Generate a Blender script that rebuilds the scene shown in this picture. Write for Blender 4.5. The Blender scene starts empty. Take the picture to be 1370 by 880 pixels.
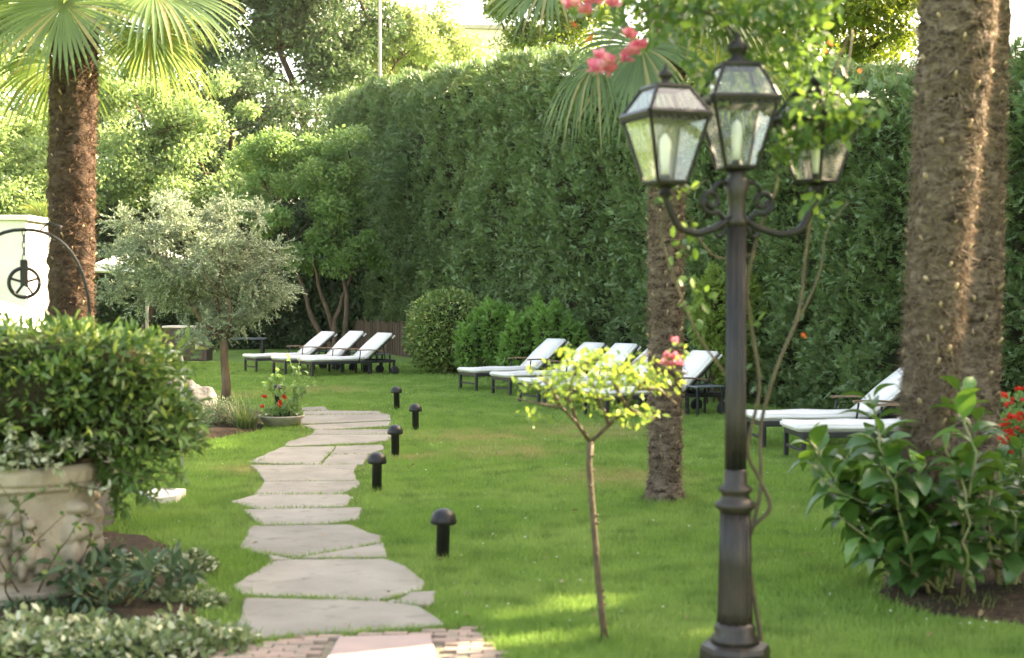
import bpy, bmesh, math
import numpy as np
from mathutils import Vector, Matrix

# ------------------------------------------------------------------ camera, sky, sun, exposure
scene = bpy.context.scene
COL = scene.collection
F, CX, CY, PITCH, EYE = 1903.0, 685.0, 440.0, math.radians(1.505), 1.7
cam_d = bpy.data.cameras.new('camera'); cam = bpy.data.objects.new('camera', cam_d); COL.objects.link(cam)
cam.location = (0, 0, EYE); cam.rotation_euler = (math.radians(90) - PITCH, 0, 0)
cam_d.sensor_width = 36.0; cam_d.lens = 50.0; cam_d.clip_start = 0.05; cam_d.clip_end = 2000
cam_d.dof.use_dof = True; cam_d.dof.focus_distance = 24.0; cam_d.dof.aperture_fstop = 2.4; cam_d.dof.aperture_blades = 9
scene.camera = cam

SUN_EL = math.radians(33); SUN_H = Vector((0.927, 0.375)).normalized()
SUN = Vector((SUN_H.x * math.cos(SUN_EL), SUN_H.y * math.cos(SUN_EL), math.sin(SUN_EL)))
world = bpy.data.worlds.new('World'); scene.world = world; world.use_nodes = True
wn = world.node_tree; wn.nodes.clear()
sky = wn.nodes.new('ShaderNodeTexSky'); sky.sky_type = 'NISHITA'; sky.sun_disc = False
sky.sun_elevation = SUN_EL; sky.sun_rotation = math.atan2(SUN_H.x, SUN_H.y)
sky.air_density = 1.0; sky.dust_density = 4.0; sky.ozone_density = 1.0
bg = wn.nodes.new('ShaderNodeBackground'); bg.inputs[1].default_value = 0.15
wo = wn.nodes.new('ShaderNodeOutputWorld')
wn.links.new(sky.outputs[0], bg.inputs[0]); wn.links.new(bg.outputs[0], wo.inputs[0])
sun_d = bpy.data.lights.new('sun', 'SUN'); sun_d.energy = 4.6; sun_d.angle = math.radians(0.5); sun_d.color = (1.0, 0.93, 0.83)
sun_o = bpy.data.objects.new('sun', sun_d); COL.objects.link(sun_o)
sun_o.rotation_euler = SUN.to_track_quat('Z', 'Y').to_euler(); sun_o.location = (20, 10, 30)
vs = scene.view_settings
vs.view_transform = 'Standard'; vs.look = 'None'; vs.gamma = 1.0; vs.use_curve_mapping = False
vs.exposure = 3.1
vs.use_white_balance = True; vs.white_balance_temperature = 9000; vs.white_balance_tint = 10
scene.cycles.max_bounces = 6; scene.cycles.diffuse_bounces = 3; scene.cycles.glossy_bounces = 2
scene.cycles.transmission_bounces = 4; scene.cycles.transparent_max_bounces = 8
scene.cycles.caustics_reflective = False; scene.cycles.caustics_refractive = False

# ------------------------------------------------------------------ helpers
def ray(px, py):
    u, v = (px - CX) / F, -(py - CY) / F
    ca, sa = math.cos(PITCH), math.sin(PITCH)
    return Vector((u, ca + v * sa, -sa + v * ca))
def G(px, py, z=0.0):                     # ground (or height z) point seen at a pixel of the photograph
    d = ray(px, py); t = (z - EYE) / d.z
    return Vector((d.x * t, d.y * t, z))
def at(px, py, Y):
    d = ray(px, py); t = Y / d.y
    return Vector((d.x * t, Y, EYE + d.z * t))

def norm(a):
    return a / np.maximum(np.linalg.norm(a, axis=-1, keepdims=True), 1e-9)
def _hash(i, j, k, seed):
    h = (i * 374761393 + j * 668265263 + k * 2147483647 + seed * 974634777) & 0xFFFFFFFF
    h = ((h ^ (h >> 13)) * 1274126177) & 0xFFFFFFFF
    return ((h ^ (h >> 16)) & 0xFFFF) / 65535.0
def vnoise(p, seed=0):
    p = np.asarray(p, float); i = np.floor(p).astype(np.int64); f = p - i; f = f * f * (3 - 2 * f)
    r = 0
    for dx in (0, 1):
        for dy in (0, 1):
            for dz in (0, 1):
                w = np.where(dx, f[..., 0], 1 - f[..., 0]) * np.where(dy, f[..., 1], 1 - f[..., 1]) * np.where(dz, f[..., 2], 1 - f[..., 2])
                r = r + w * _hash(i[..., 0] + dx, i[..., 1] + dy, i[..., 2] + dz, seed)
    return r * 2 - 1
def fbm(p, seed=0, oct=3):
    p = np.asarray(p, float); r = 0; a = 1; s = 0
    for o in range(oct):
        r = r + a * vnoise(p * 2 ** o, seed + o); s += a; a *= .5
    return r / s

def tag(o, label=None, cat=None, group=None, kind=None):
    if label: o['label'] = label
    if cat: o['category'] = cat
    if group: o['group'] = group
    if kind: o['kind'] = kind
    return o
def thing(name, label, cat, loc=(0, 0, 0), rz=0.0, group=None):
    o = bpy.data.objects.new(name, None); COL.objects.link(o)
    o.empty_display_size = .1; o.location = loc; o.rotation_euler = (0, 0, rz)
    return tag(o, label, cat, group)
def link(name, me, mat, parent=None, smooth=False):
    if mat: me.materials.append(mat)
    if smooth: me.polygons.foreach_set('use_smooth', np.ones(len(me.polygons), bool))
    o = bpy.data.objects.new(name, me); COL.objects.link(o)
    if parent: o.parent = parent
    return o
def dup(root, loc, rz, label=None, group=None):
    r = root.copy(); COL.objects.link(r); r.location = loc; r.rotation_euler = (0, 0, rz)
    if label: r['label'] = label
    if group: r['group'] = group
    for ch in list(root.children):
        c = ch.copy(); COL.objects.link(c); c.parent = r
        for g in list(ch.children):
            d = g.copy(); COL.objects.link(d); d.parent = c
    return r
def tri_mesh(name, V, T):
    me = bpy.data.meshes.new(name)
    V = np.ascontiguousarray(V, np.float32); T = np.ascontiguousarray(T, np.int32)
    me.vertices.add(len(V)); me.vertices.foreach_set('co', V.ravel())
    me.loops.add(T.size); me.loops.foreach_set('vertex_index', T.ravel())
    me.polygons.add(len(T)); me.polygons.foreach_set('loop_start', np.arange(0, T.size, 3, dtype=np.int32))
    me.update(calc_edges=True); return me

class MB:
    def __init__(s): s.v = []; s.f = []
    def add(s, V, Fc):
        o = len(s.v); s.v += [tuple(map(float, p)) for p in V]; s.f += [tuple(o + i for i in f) for f in Fc]; return s
    def box(s, c, size, bevel=0.0, M=None, seg=1):
        bm = bmesh.new(); bmesh.ops.create_cube(bm, size=1)
        for v in bm.verts: v.co = Vector((v.co.x * size[0], v.co.y * size[1], v.co.z * size[2]))
        if bevel: bmesh.ops.bevel(bm, geom=bm.edges[:], offset=bevel, segments=seg, affect='EDGES', profile=.6)
        bm.verts.index_update(); c = Vector(c)
        vs_ = [(M @ v.co if M else v.co) + c for v in bm.verts]
        fs_ = [[v.index for v in f.verts] for f in bm.faces]; bm.free()
        return s.add(vs_, fs_)
    def tube(s, pts, rad, n=8, cap=True):
        P = [Vector(p) for p in pts]; m = len(P)
        if not hasattr(rad, '__len__'): rad = [rad] * m
        V = []; up = Vector((0.13, .97, .2)); prev = None
        for i in range(m):
            t = (P[min(i + 1, m - 1)] - P[max(i - 1, 0)]).normalized()
            if prev is None:
                a = t.cross(up if abs(t.dot(up)) < .9 else Vector((1, 0, 0))).normalized()
            else:
                a = (prev - t * prev.dot(t)).normalized()
            prev = a; b = t.cross(a)
            for k in range(n):
                an = 2 * math.pi * k / n
                V.append(P[i] + (a * math.cos(an) + b * math.sin(an)) * rad[i])
        Fc = [(i * n + k, i * n + (k + 1) % n, (i + 1) * n + (k + 1) % n, (i + 1) * n + k) for i in range(m - 1) for k in range(n)]
        if cap: Fc += [tuple(range(n - 1, -1, -1)), tuple((m - 1) * n + k for k in range(n))]
        return s.add(V, Fc)
    def lathe(s, prof, n=24, c=(0, 0, 0), fn=None):
        V = []
        for (r, z) in prof:
            for k in range(n):
                a = 2 * math.pi * k / n; rr = r * (fn(a, z) if fn else 1)
                V.append((c[0] + rr * math.cos(a), c[1] + rr * math.sin(a), c[2] + z))
        m = len(prof)
        Fc = [(i * n + k, i * n + (k + 1) % n, (i + 1) * n + (k + 1) % n, (i + 1) * n + k) for i in range(m - 1) for k in range(n)]
        Fc += [tuple(range(n - 1, -1, -1)), tuple((m - 1) * n + k for k in range(n))]
        return s.add(V, Fc)
    def prism(s, poly, z0, z1, inset=0.0):
        n = len(poly); c = sum((Vector((p[0], p[1])) for p in poly), Vector((0, 0))) / n
        ar = sum(poly[i][0] * poly[(i + 1) % n][1] - poly[(i + 1) % n][0] * poly[i][1] for i in range(n))
        if ar < 0: poly = poly[::-1]
        V = [(p[0], p[1], z0) for p in poly] + [(p[0], p[1], z1 - inset) for p in poly]
        Fc = [(i, (i + 1) % n, n + (i + 1) % n, n + i) for i in range(n)] + [tuple(range(n - 1, -1, -1))]
        if inset:
            for p in poly:
                q = Vector((p[0], p[1])); d = (c - q).normalized() * inset * 1.4
                V.append((q.x + d.x, q.y + d.y, z1))
            Fc += [(n + i, n + (i + 1) % n, 2 * n + (i + 1) % n, 2 * n + i) for i in range(n)] + [tuple(2 * n + i for i in range(n))]
        else: Fc += [tuple(n + i for i in range(n))]
        return s.add(V, Fc)
    def build(s, name, mat, parent=None, smooth=False):
        me = bpy.data.meshes.new(name); me.from_pydata(s.v, [], s.f); me.update()
        return link(name, me, mat, parent, smooth)

# leaf templates: x along, y across, z normal, unit length
def T_(v, f): return np.array(v, float), np.array(f, int)
LEAF = T_([(0, 0, 0), (.45, -.27, .07), (1, 0, -.06), (.45, .27, .07)], [(0, 1, 2), (0, 2, 3)])
LEAF_SLIM = T_([(0, 0, 0), (.45, -.11, .03), (1, 0, 0), (.45, .11, .03)], [(0, 1, 2), (0, 2, 3)])
LEAF_MID = T_([(0, 0, 0), (.22, -.2, .05), (.6, -.24, .05), (1, 0, -.1), (.6, .24, .05), (.22, .2, .05), (.5, 0, 0)],
              [(0, 1, 6), (1, 2, 6), (2, 3, 6), (3, 4, 6), (4, 5, 6), (5, 0, 6)])
_xs = [0, .12, .3, .5, .7, .87, 1.0]; _ws = [.02, .19, .31, .33, .25, .13, 0]
_v = []; _f = []
for _i, (_x, _w) in enumerate(zip(_xs, _ws)):
    _z = .10 * math.sin(_x * 3) - .20 * _x * _x
    _v += [(_x, -_w, _z + .30 * _w), (_x, 0, _z), (_x, _w, _z + .30 * _w)]
for _i in range(6):
    a = _i * 3
    _f += [(a, a + 3, a + 4), (a, a + 4, a + 1), (a + 1, a + 4, a + 5), (a + 1, a + 5, a + 2)]
LEAF_BIG = T_(_v, _f)
_v = []; _f = []
for _t in (.05, .3, .55):
    for _s in (-1, 1):
        o = len(_v); _v += [(_t - .03, 0, 0), (_t + .22, 0, .02), (_t + .40, _s * .36 * (1 - .6 * _t), -.07 + .02 * _s)]
        _f += [(o, o + 1, o + 2)]
o = len(_v); _v += [(.0, -.05, 0), (.0, .05, 0), (1.05, 0, -.05)]; _f += [(o, o + 1, o + 2)]
SPRAY = T_(_v, _f)
BLADE = T_([(0, -.5, 0), (0, .5, 0), (1, 0, 0)], [(0, 1, 2)])
PETAL = T_([(0, 0, 0), (.4, -.42, .10), (.95, -.3, .32), (1.02, 0, .3), (.95, .3, .32), (.4, .42, .10), (.5, 0, .02)],
           [(0, 1, 6), (1, 2, 6), (2, 3, 6), (3, 4, 6), (4, 5, 6), (5, 0, 6)])

def leaves_vt(P, A, C, S, tmpl, W=None):
    tv, tf = tmpl; P = np.asarray(P, float); A = norm(np.asarray(A, float)); C = np.asarray(C, float)
    C = norm(C - (C * A).sum(1, keepdims=True) * A); B = np.cross(C, A)
    S = np.broadcast_to(np.asarray(S, float), (len(P),)); W = S if W is None else np.broadcast_to(W, (len(P),))
    V = (P[:, None, :] + A[:, None, :] * (tv[None, :, 0:1] * S[:, None, None]) + B[:, None, :] * (tv[None, :, 1:2] * W[:, None, None])
         + C[:, None, :] * (tv[None, :, 2:3] * S[:, None, None]))
    T = tf[None] + (np.arange(len(P)) * len(tv))[:, None, None]
    return V.reshape(-1, 3), T.reshape(-1, 3)
def leaves(name, mat, parent, P, A, C, S, tmpl, W=None, smooth=False):
    V, T = leaves_vt(P, A, C, S, tmpl, W)
    return link(name, tri_mesh(name, V, T), mat, parent, smooth)
def rnd_unit(rng, n): return norm(rng.normal(size=(n, 3)))
def ball(rng, n, p=2.0): return rnd_unit(rng, n) * (rng.random((n, 1)) ** (1 / p))
def inside(poly, X, Y):
    r = np.zeros(len(X), bool); n = len(poly)
    for i in range(n):
        x1, y1 = poly[i][:2]; x2, y2 = poly[(i + 1) % n][:2]
        if y1 == y2: continue
        c = ((y1 > Y) != (y2 > Y)) & (X < (x2 - x1) * (Y - y1) / (y2 - y1) + x1); r ^= c
    return r

# ------------------------------------------------------------------ materials
def nodes(name):
    m = bpy.data.materials.new(name); m.use_nodes = True; nt = m.node_tree; nt.nodes.clear()
    out = nt.nodes.new('ShaderNodeOutputMaterial'); return m, nt, out
def rgb(c): return (c[0], c[1], c[2], 1)
def mixc(nt, fac, a, b):
    n = nt.nodes.new('ShaderNodeMix'); n.data_type = 'RGBA'
    for s, v in ((n.inputs[0], fac), (n.inputs[6], a), (n.inputs[7], b)):
        if hasattr(v, 'is_output'): nt.links.new(v, s)
        elif isinstance(v, (int, float)): s.default_value = v
        else: s.default_value = rgb(v)
    return n.outputs[2]
def noise(nt, scale, detail=3, coord='Object', rough=.55, stretch=None):
    tc = nt.nodes.new('ShaderNodeTexCoord'); n = nt.nodes.new('ShaderNodeTexNoise')
    n.inputs['Scale'].default_value = scale; n.inputs['Detail'].default_value = detail; n.inputs['Roughness'].default_value = rough
    src = tc.outputs[coord]
    if coord == 'World':
        pass
    if stretch:
        mp = nt.nodes.new('ShaderNodeMapping'); mp.inputs['Scale'].default_value = stretch
        nt.links.new(src, mp.inputs[0]); src = mp.outputs[0]
    nt.links.new(src, n.inputs['Vector']); return n.outputs[0]
def ramp(nt, val, a, b):
    n = nt.nodes.new('ShaderNodeMapRange'); n.inputs[1].default_value = a; n.inputs[2].default_value = b
    nt.links.new(val, n.inputs[0]); return n.outputs[0]
def pbr(name, c1, c2=None, scale=4, rough=.6, metal=0.0, spec=.5, bump=None, rng=(.35, .65), detail=4, stretch=None, c3=None, scale3=30, rng3=(.55, .75)):
    m, nt, out = nodes(name); b = nt.nodes.new('ShaderNodeBsdfPrincipled')
    b.inputs['Roughness'].default_value = rough; b.inputs['Metallic'].default_value = metal; b.inputs['Specular IOR Level'].default_value = spec
    if c2 is None: b.inputs['Base Color'].default_value = rgb(c1)
    else:
        col = mixc(nt, ramp(nt, noise(nt, scale, detail, stretch=stretch), *rng), c1, c2)
        if c3: col = mixc(nt, ramp(nt, noise(nt, scale3, 3, stretch=stretch), *rng3), col, c3)
        nt.links.new(col, b.inputs['Base Color'])
    if bump:
        bp = nt.nodes.new('ShaderNodeBump'); bp.inputs['Strength'].default_value = bump[1]; bp.inputs['Distance'].default_value = bump[2] if len(bump) > 2 else .01
        nt.links.new(noise(nt, bump[0], 5, stretch=stretch), bp.inputs['Height']); nt.links.new(bp.outputs[0], b.inputs['Normal'])
    nt.links.new(b.outputs[0], out.inputs[0]); return m
def leafmat(name, c1, c2, c3=None, trans=.38, rough=.42, spec=.35, scale=1.5, tcol=None, p3=.12):
    m, nt, out = nodes(name); b = nt.nodes.new('ShaderNodeBsdfPrincipled'); t = nt.nodes.new('ShaderNodeBsdfTranslucent')
    b.inputs['Roughness'].default_value = rough; b.inputs['Specular IOR Level'].default_value = spec
    g = nt.nodes.new('ShaderNodeNewGeometry')
    ri = g.outputs['Random Per Island']
    col = mixc(nt, ri, c1, c2)
    n2 = ramp(nt, noise(nt, scale, 2), .4, .65)
    dark = tuple(x * .62 for x in c1)
    mm = nt.nodes.new('ShaderNodeMath'); mm.operation = 'MULTIPLY'; mm.inputs[1].default_value = .55; nt.links.new(n2, mm.inputs[0])
    col = mixc(nt, mm.outputs[0], col, dark)
    if c3:
        fr = nt.nodes.new('ShaderNodeMath'); fr.operation = 'MULTIPLY'; fr.inputs[1].default_value = 37.7; nt.links.new(ri, fr.inputs[0])
        f2 = nt.nodes.new('ShaderNodeMath'); f2.operation = 'FRACT'; nt.links.new(fr.outputs[0], f2.inputs[0])
        f3 = nt.nodes.new('ShaderNodeMath'); f3.operation = 'LESS_THAN'; f3.inputs[1].default_value = p3; nt.links.new(f2.outputs[0], f3.inputs[0])
        col = mixc(nt, f3.outputs[0], col, c3)
    nt.links.new(col, b.inputs['Base Color'])
    tc = mixc(nt, .65, col, tcol) if tcol else col
    nt.links.new(tc, t.inputs['Color'])
    mx = nt.nodes.new('ShaderNodeMixShader'); mx.inputs[0].default_value = trans
    nt.links.new(b.outputs[0], mx.inputs[1]); nt.links.new(t.outputs[0], mx.inputs[2]); nt.links.new(mx.outputs[0], out.inputs[0])
    return m

M = {}
M['bark'] = pbr('bark', (.10, .07, .045), (.05, .035, .022), 9, .9, spec=.2, bump=(22, .8, .02), stretch=(1, 1, .25))
M['olive_bark'] = pbr('olive_bark', (.17, .115, .07), (.08, .055, .035), 10, .9, spec=.2, bump=(20, .9, .02), stretch=(1, 1, .3))
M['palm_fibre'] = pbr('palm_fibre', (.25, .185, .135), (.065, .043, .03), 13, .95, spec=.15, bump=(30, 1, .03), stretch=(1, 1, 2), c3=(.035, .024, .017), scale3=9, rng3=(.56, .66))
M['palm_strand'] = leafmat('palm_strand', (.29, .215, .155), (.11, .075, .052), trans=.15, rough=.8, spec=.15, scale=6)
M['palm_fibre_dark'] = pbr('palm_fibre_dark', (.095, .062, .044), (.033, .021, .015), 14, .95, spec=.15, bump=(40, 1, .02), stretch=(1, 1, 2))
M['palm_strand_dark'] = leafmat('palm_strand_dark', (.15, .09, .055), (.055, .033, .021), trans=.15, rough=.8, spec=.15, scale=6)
M['ivy_cream'] = leafmat('ivy_cream', (.28, .32, .17), (.50, .52, .36), (.62, .62, .48), trans=.3, p3=.3, scale=6)
M['palm_stub'] = pbr('palm_stub', (.52, .40, .25), (.24, .16, .09), 30, .85, spec=.2)
M['stem'] = pbr('stem', (.10, .08, .035), (.055, .04, .022), 12, .7)
M['rose_stem'] = pbr('rose_stem', (.11, .075, .04), (.06, .04, .022), 14, .75, bump=(40, .6, .01))
M['green_stem'] = pbr('green_stem', (.13, .19, .05), (.18, .15, .07), 9, .6)
M['hedge'] = leafmat('hedge', (.115, .20, .070), (.18, .27, .095), (.24, .17, .08), trans=.30, rough=.4, spec=.55, scale=2.2, p3=.015)
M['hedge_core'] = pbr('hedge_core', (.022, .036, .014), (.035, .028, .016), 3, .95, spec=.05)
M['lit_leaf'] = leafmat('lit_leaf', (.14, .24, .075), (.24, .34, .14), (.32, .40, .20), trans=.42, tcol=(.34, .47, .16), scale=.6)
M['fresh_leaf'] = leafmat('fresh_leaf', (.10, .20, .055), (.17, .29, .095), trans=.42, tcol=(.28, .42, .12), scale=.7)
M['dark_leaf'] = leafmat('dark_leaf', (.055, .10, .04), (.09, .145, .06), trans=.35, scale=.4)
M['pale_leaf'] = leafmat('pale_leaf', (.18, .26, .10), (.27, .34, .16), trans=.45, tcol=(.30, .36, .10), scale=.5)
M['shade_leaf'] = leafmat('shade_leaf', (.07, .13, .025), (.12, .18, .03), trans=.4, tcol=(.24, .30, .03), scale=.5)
M['olive_leaf'] = leafmat('olive_leaf', (.16, .22, .115), (.29, .345, .22), (.40, .44, .32), trans=.22, rough=.55, scale=1.2, p3=.25)
M['round_leaf'] = leafmat('round_leaf', (.13, .22, .055), (.23, .33, .095), (.42, .44, .15), trans=.3, rough=.35, p3=.15, scale=2)
M['conifer'] = leafmat('conifer', (.14, .29, .06), (.21, .38, .08), trans=.35, scale=2)
M['lime_conifer'] = leafmat('lime_conifer', (.19, .29, .05), (.26, .36, .08), trans=.4, scale=2)
M['urn_leaf'] = leafmat('urn_leaf', (.055, .115, .028), (.11, .19, .045), (.26, .33, .08), trans=.32, rough=.38, p3=.16, scale=3)
M['variegated'] = leafmat('variegated', (.12, .18, .065), (.25, .30, .14), (.50, .51, .35), trans=.3, p3=.22, scale=5)
M['ivy_dark'] = leafmat('ivy_dark', (.045, .085, .04), (.08, .13, .06), trans=.25, scale=5)
M['hydrangea'] = leafmat('hydrangea', (.04, .105, .025), (.065, .15, .035), (.12, .24, .05), trans=.28, rough=.33, spec=.5, scale=3, tcol=(.16, .30, .03))
M['rose_leaf'] = leafmat('rose_leaf', (.13, .23, .04), (.22, .32, .07), (.30, .36, .10), trans=.45, tcol=(.36, .46, .07), scale=4)
M['vine_leaf'] = leafmat('vine_leaf', (.045, .11, .024), (.085, .165, .038), (.20, .28, .06), trans=.36, tcol=(.20, .34, .05), scale=2, p3=.15)
M['amber_leaf'] = leafmat('amber_leaf', (.52, .10, .05), (.55, .20, .06), trans=.4, scale=4)
M['pink'] = leafmat('pink', (.70, .12, .21), (.86, .42, .48), trans=.35, scale=14)
M['red'] = leafmat('red', (.62, .03, .02), (.75, .07, .04), trans=.3, scale=14)
M['white_petal'] = leafmat('white_petal', (.75, .73, .68), (.8, .79, .72), trans=.3, scale=14)
M['frond'] = leafmat('frond', (.075, .135, .045), (.125, .19, .065), (.26, .22, .09), trans=.34, rough=.36, spec=.5, scale=2, tcol=(.24, .34, .06), p3=.05)
M['dry_frond'] = leafmat('dry_frond', (.22, .14, .07), (.30, .21, .11), trans=.3, scale=2)
M['tuft'] = leafmat('tuft', (.10, .16, .05), (.16, .22, .09), (.30, .27, .13), trans=.3, scale=5, p3=.12)
M['lavender'] = leafmat('lavender', (.10, .14, .07), (.16, .20, .11), trans=.25, scale=4)
M['iron'] = pbr('iron', (.007, .0065, .006), (.015, .012, .010), 9, .42, 0, .3, bump=(60, .25, .004))
M['post_iron'] = pbr('post_iron', (.040, .030, .024), (.011, .010, .009), 9, .4, 0, .3, bump=(50, .3, .004), stretch=(1, 1, .4))
M['bollard_metal'] = pbr('bollard_metal', (.010, .010, .010), (.018, .017, .016), 9, .4, 0, .3, bump=(90, .15, .003))
M['frame_metal'] = pbr('frame_metal', (.022, .023, .025), (.032, .032, .033), 6, .5, .3, .5)
M['cushion'] = pbr('cushion', (.64, .62, .585), (.70, .68, .65), 3, .95, spec=.15, bump=(14, .25, .02))
M['teak'] = pbr('teak', (.23, .145, .085), (.14, .085, .05), 6, .6, bump=(30, .3, .004), stretch=(.3, 3, 3))
M['wheel'] = pbr('wheel', (.018, .018, .018), rough=.7)
M['table_top'] = pbr('table_top', (.10, .125, .14), (.13, .15, .16), 5, .4)
M['stone'] = pbr('stone', (.235, .217, .187), (.18, .165, .14), 2.2, .85, spec=.25, bump=(40, .35, .006), c3=(.13, .115, .09), scale3=7, rng3=(.56, .8))
def per_slab(m):
    nt = m.node_tree; b = next(n for n in nt.nodes if n.type == 'BSDF_PRINCIPLED'); src = b.inputs['Base Color'].links[0].from_socket
    g = nt.nodes.new('ShaderNodeNewGeometry'); h = nt.nodes.new('ShaderNodeHueSaturation'); mr = nt.nodes.new('ShaderNodeMapRange'); mr.inputs[3].default_value = .88; mr.inputs[4].default_value = 1.10
    nt.links.new(g.outputs['Random Per Island'], mr.inputs[0]); nt.links.new(mr.outputs[0], h.inputs['Value']); nt.links.new(src, h.inputs['Color']); nt.links.new(h.outputs[0], b.inputs['Base Color'])
per_slab(M['stone'])
M['path_bed'] = pbr('path_bed', (.10, .085, .05), (.055, .06, .025), 8, .95, spec=.1, bump=(50, .6, .01))
M['brick'] = pbr('brick', (.33, .225, .18), (.23, .185, .15), 5, .9, spec=.2, bump=(40, .4, .005), c3=(.24, .22, .15), scale3=12)
per_slab(M['brick'])
M['pink_tile'] = pbr('pink_tile', (.39, .275, .235), (.33, .24, .21), 4, .8, spec=.3, bump=(40, .2, .004))
M['urn_stone'] = pbr('urn_stone', (.37, .31, .235), (.25, .205, .155), 4, .9, spec=.2, bump=(45, .5, .008), c3=(.16, .15, .10), scale3=7, rng3=(.56, .78))
M['planter_stone'] = pbr('planter_stone', (.46, .41, .34), (.33, .30, .25), 8, .9, spec=.2, bump=(60, .4, .006))
M['rock'] = pbr('rock', (.14, .132, .12), (.075, .07, .066), 5, .9, spec=.2, bump=(14, .9, .03))
M['white_stone'] = pbr('white_stone', (.62, .58, .52), (.54, .50, .44), 6, .85, bump=(30, .3, .005))
M['soil'] = pbr('soil', (.055, .038, .024), (.03, .022, .015), 12, .95, spec=.1, bump=(30, 1, .03), c3=(.13, .085, .05), scale3=40, rng3=(.6, .7))
M['white_cloth'] = pbr('white_cloth', (.80, .78, .75), (.76, .74, .71), 2, .9, spec=.1)
M['white_wall'] = pbr('white_wall', (.66, .62, .59), (.57, .54, .51), 1.2, .9, spec=.1)
M['house'] = pbr('house', (.62, .53, .47), (.57, .49, .44), 1.2, .9, spec=.1)
M['roof_edge'] = pbr('roof_edge', (.35, .30, .26), rough=.8)
M['window_glass'] = pbr('window_glass', (.16, .22, .25), rough=.15)
M['awning'] = pbr('awning', (.40, .13, .06), rough=.8)
M['pole'] = pbr('pole', (.40, .34, .28), (.34, .29, .24), 4, .6)
M['brown_box'] = pbr('brown_box', (.075, .05, .038), (.055, .038, .03), 5, .7, stretch=(1, 1, .2))
M['board'] = pbr('board', (.12, .08, .052), (.06, .04, .027), 5, .9, bump=(20, .6, .01), stretch=(3, 3, .3))
M['bulb'] = pbr('bulb', (.82, .80, .74), rough=.35)
def glassmat():
    m, nt, out = nodes('lantern_glass'); g = nt.nodes.new('ShaderNodeBsdfGlossy'); t = nt.nodes.new('ShaderNodeBsdfTransparent')
    d = nt.nodes.new('ShaderNodeBsdfTranslucent'); d.inputs[0].default_value = (.9, .88, .84, 1)
    g.inputs['Roughness'].default_value = .06; t.inputs[0].default_value = (.93, .94, .93, 1)
    lw = nt.nodes.new('ShaderNodeLayerWeight'); lw.inputs[0].default_value = .25; pw = nt.nodes.new('ShaderNodeMath'); pw.operation = 'MULTIPLY_ADD'; pw.inputs[1].default_value = .5; pw.inputs[2].default_value = .05; nt.links.new(lw.outputs['Facing'], pw.inputs[0]); fr = pw
    a = nt.nodes.new('ShaderNodeMixShader'); nt.links.new(ramp(nt, noise(nt, 6, 3), .38, 1.9), a.inputs[0])
    nt.links.new(t.outputs[0], a.inputs[1]); nt.links.new(d.outputs[0], a.inputs[2])
    b = nt.nodes.new('ShaderNodeMixShader'); nt.links.new(fr.outputs[0], b.inputs[0])
    nt.links.new(a.outputs[0], b.inputs[1]); nt.links.new(g.outputs[0], b.inputs[2]); nt.links.new(b.outputs[0], out.inputs[0]); return m
M['glass'] = glassmat()
DRY = [(G(785, 578), .9), (G(330, 630), .35), (G(680, 606), .6), (G(560, 612), .3), (G(640, 585), .7), (G(430, 522), .8), (G(300, 530), .7), (G(375, 565), .5), (G(830, 640), .6)]
def grassmat(name, blade):
    m, nt, out = nodes(name); b = nt.nodes.new('ShaderNodeBsdfPrincipled')
    b.inputs['Roughness'].default_value = .6; b.inputs['Specular IOR Level'].default_value = .25
    k = 1.0 if blade else .8
    col = mixc(nt, ramp(nt, noise(nt, .8, 4), .38, .62), (.165 * k, .310 * k, .055 * k), (.265 * k, .390 * k, .100 * k))
    col = mixc(nt, ramp(nt, noise(nt, 3.2, 5), .46, .66), col, (.100 * k, .205 * k, .040 * k))
    g = nt.nodes.new('ShaderNodeNewGeometry'); tot = None
    for p, r in DRY:                       # worn, straw-coloured spots of the lawn
        d = nt.nodes.new('ShaderNodeVectorMath'); d.operation = 'DISTANCE'; d.inputs[1].default_value = (p.x, p.y, 0)
        nt.links.new(g.outputs['Position'], d.inputs[0])
        r_ = nt.nodes.new('ShaderNodeMapRange'); r_.inputs[1].default_value = r * 1.5; r_.inputs[2].default_value = r * .4; nt.links.new(d.outputs['Value'], r_.inputs[0])
        if tot is None: tot = r_.outputs[0]
        else:
            a = nt.nodes.new('ShaderNodeMath'); a.operation = 'MAXIMUM'; nt.links.new(tot, a.inputs[0]); nt.links.new(r_.outputs[0], a.inputs[1]); tot = a.outputs[0]
    mu = nt.nodes.new('ShaderNodeMath'); mu.operation = 'MULTIPLY'; nt.links.new(tot, mu.inputs[0])
    nt.links.new(ramp(nt, noise(nt, 3.0, 5), .36, .58), mu.inputs[1])
    col = mixc(nt, mu.outputs[0], col, (.40, .33, .15))
    if blade:
        col = mixc(nt, g.outputs['Random Per Island'], mixc(nt, .25, col, (.07, .13, .02)), mixc(nt, .3, col, (.32, .38, .11)))
    nt.links.new(col, b.inputs['Base Color'])
    if blade:
        t = nt.nodes.new('ShaderNodeBsdfTranslucent'); nt.links.new(col, t.inputs[0])
        mx = nt.nodes.new('ShaderNodeMixShader'); mx.inputs[0].default_value = .35
        nt.links.new(b.outputs[0], mx.inputs[1]); nt.links.new(t.outputs[0], mx.inputs[2]); nt.links.new(mx.outputs[0], out.inputs[0])
    else:
        bp = nt.nodes.new('ShaderNodeBump'); bp.inputs['Strength'].default_value = .8; bp.inputs['Distance'].default_value = .03
        nt.links.new(noise(nt, 60, 4), bp.inputs['Height']); nt.links.new(bp.outputs[0], b.inputs['Normal']); nt.links.new(b.outputs[0], out.inputs[0])
    return m
M['lawn'] = grassmat('lawn', False); M['grass'] = grassmat('grass', True)

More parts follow.
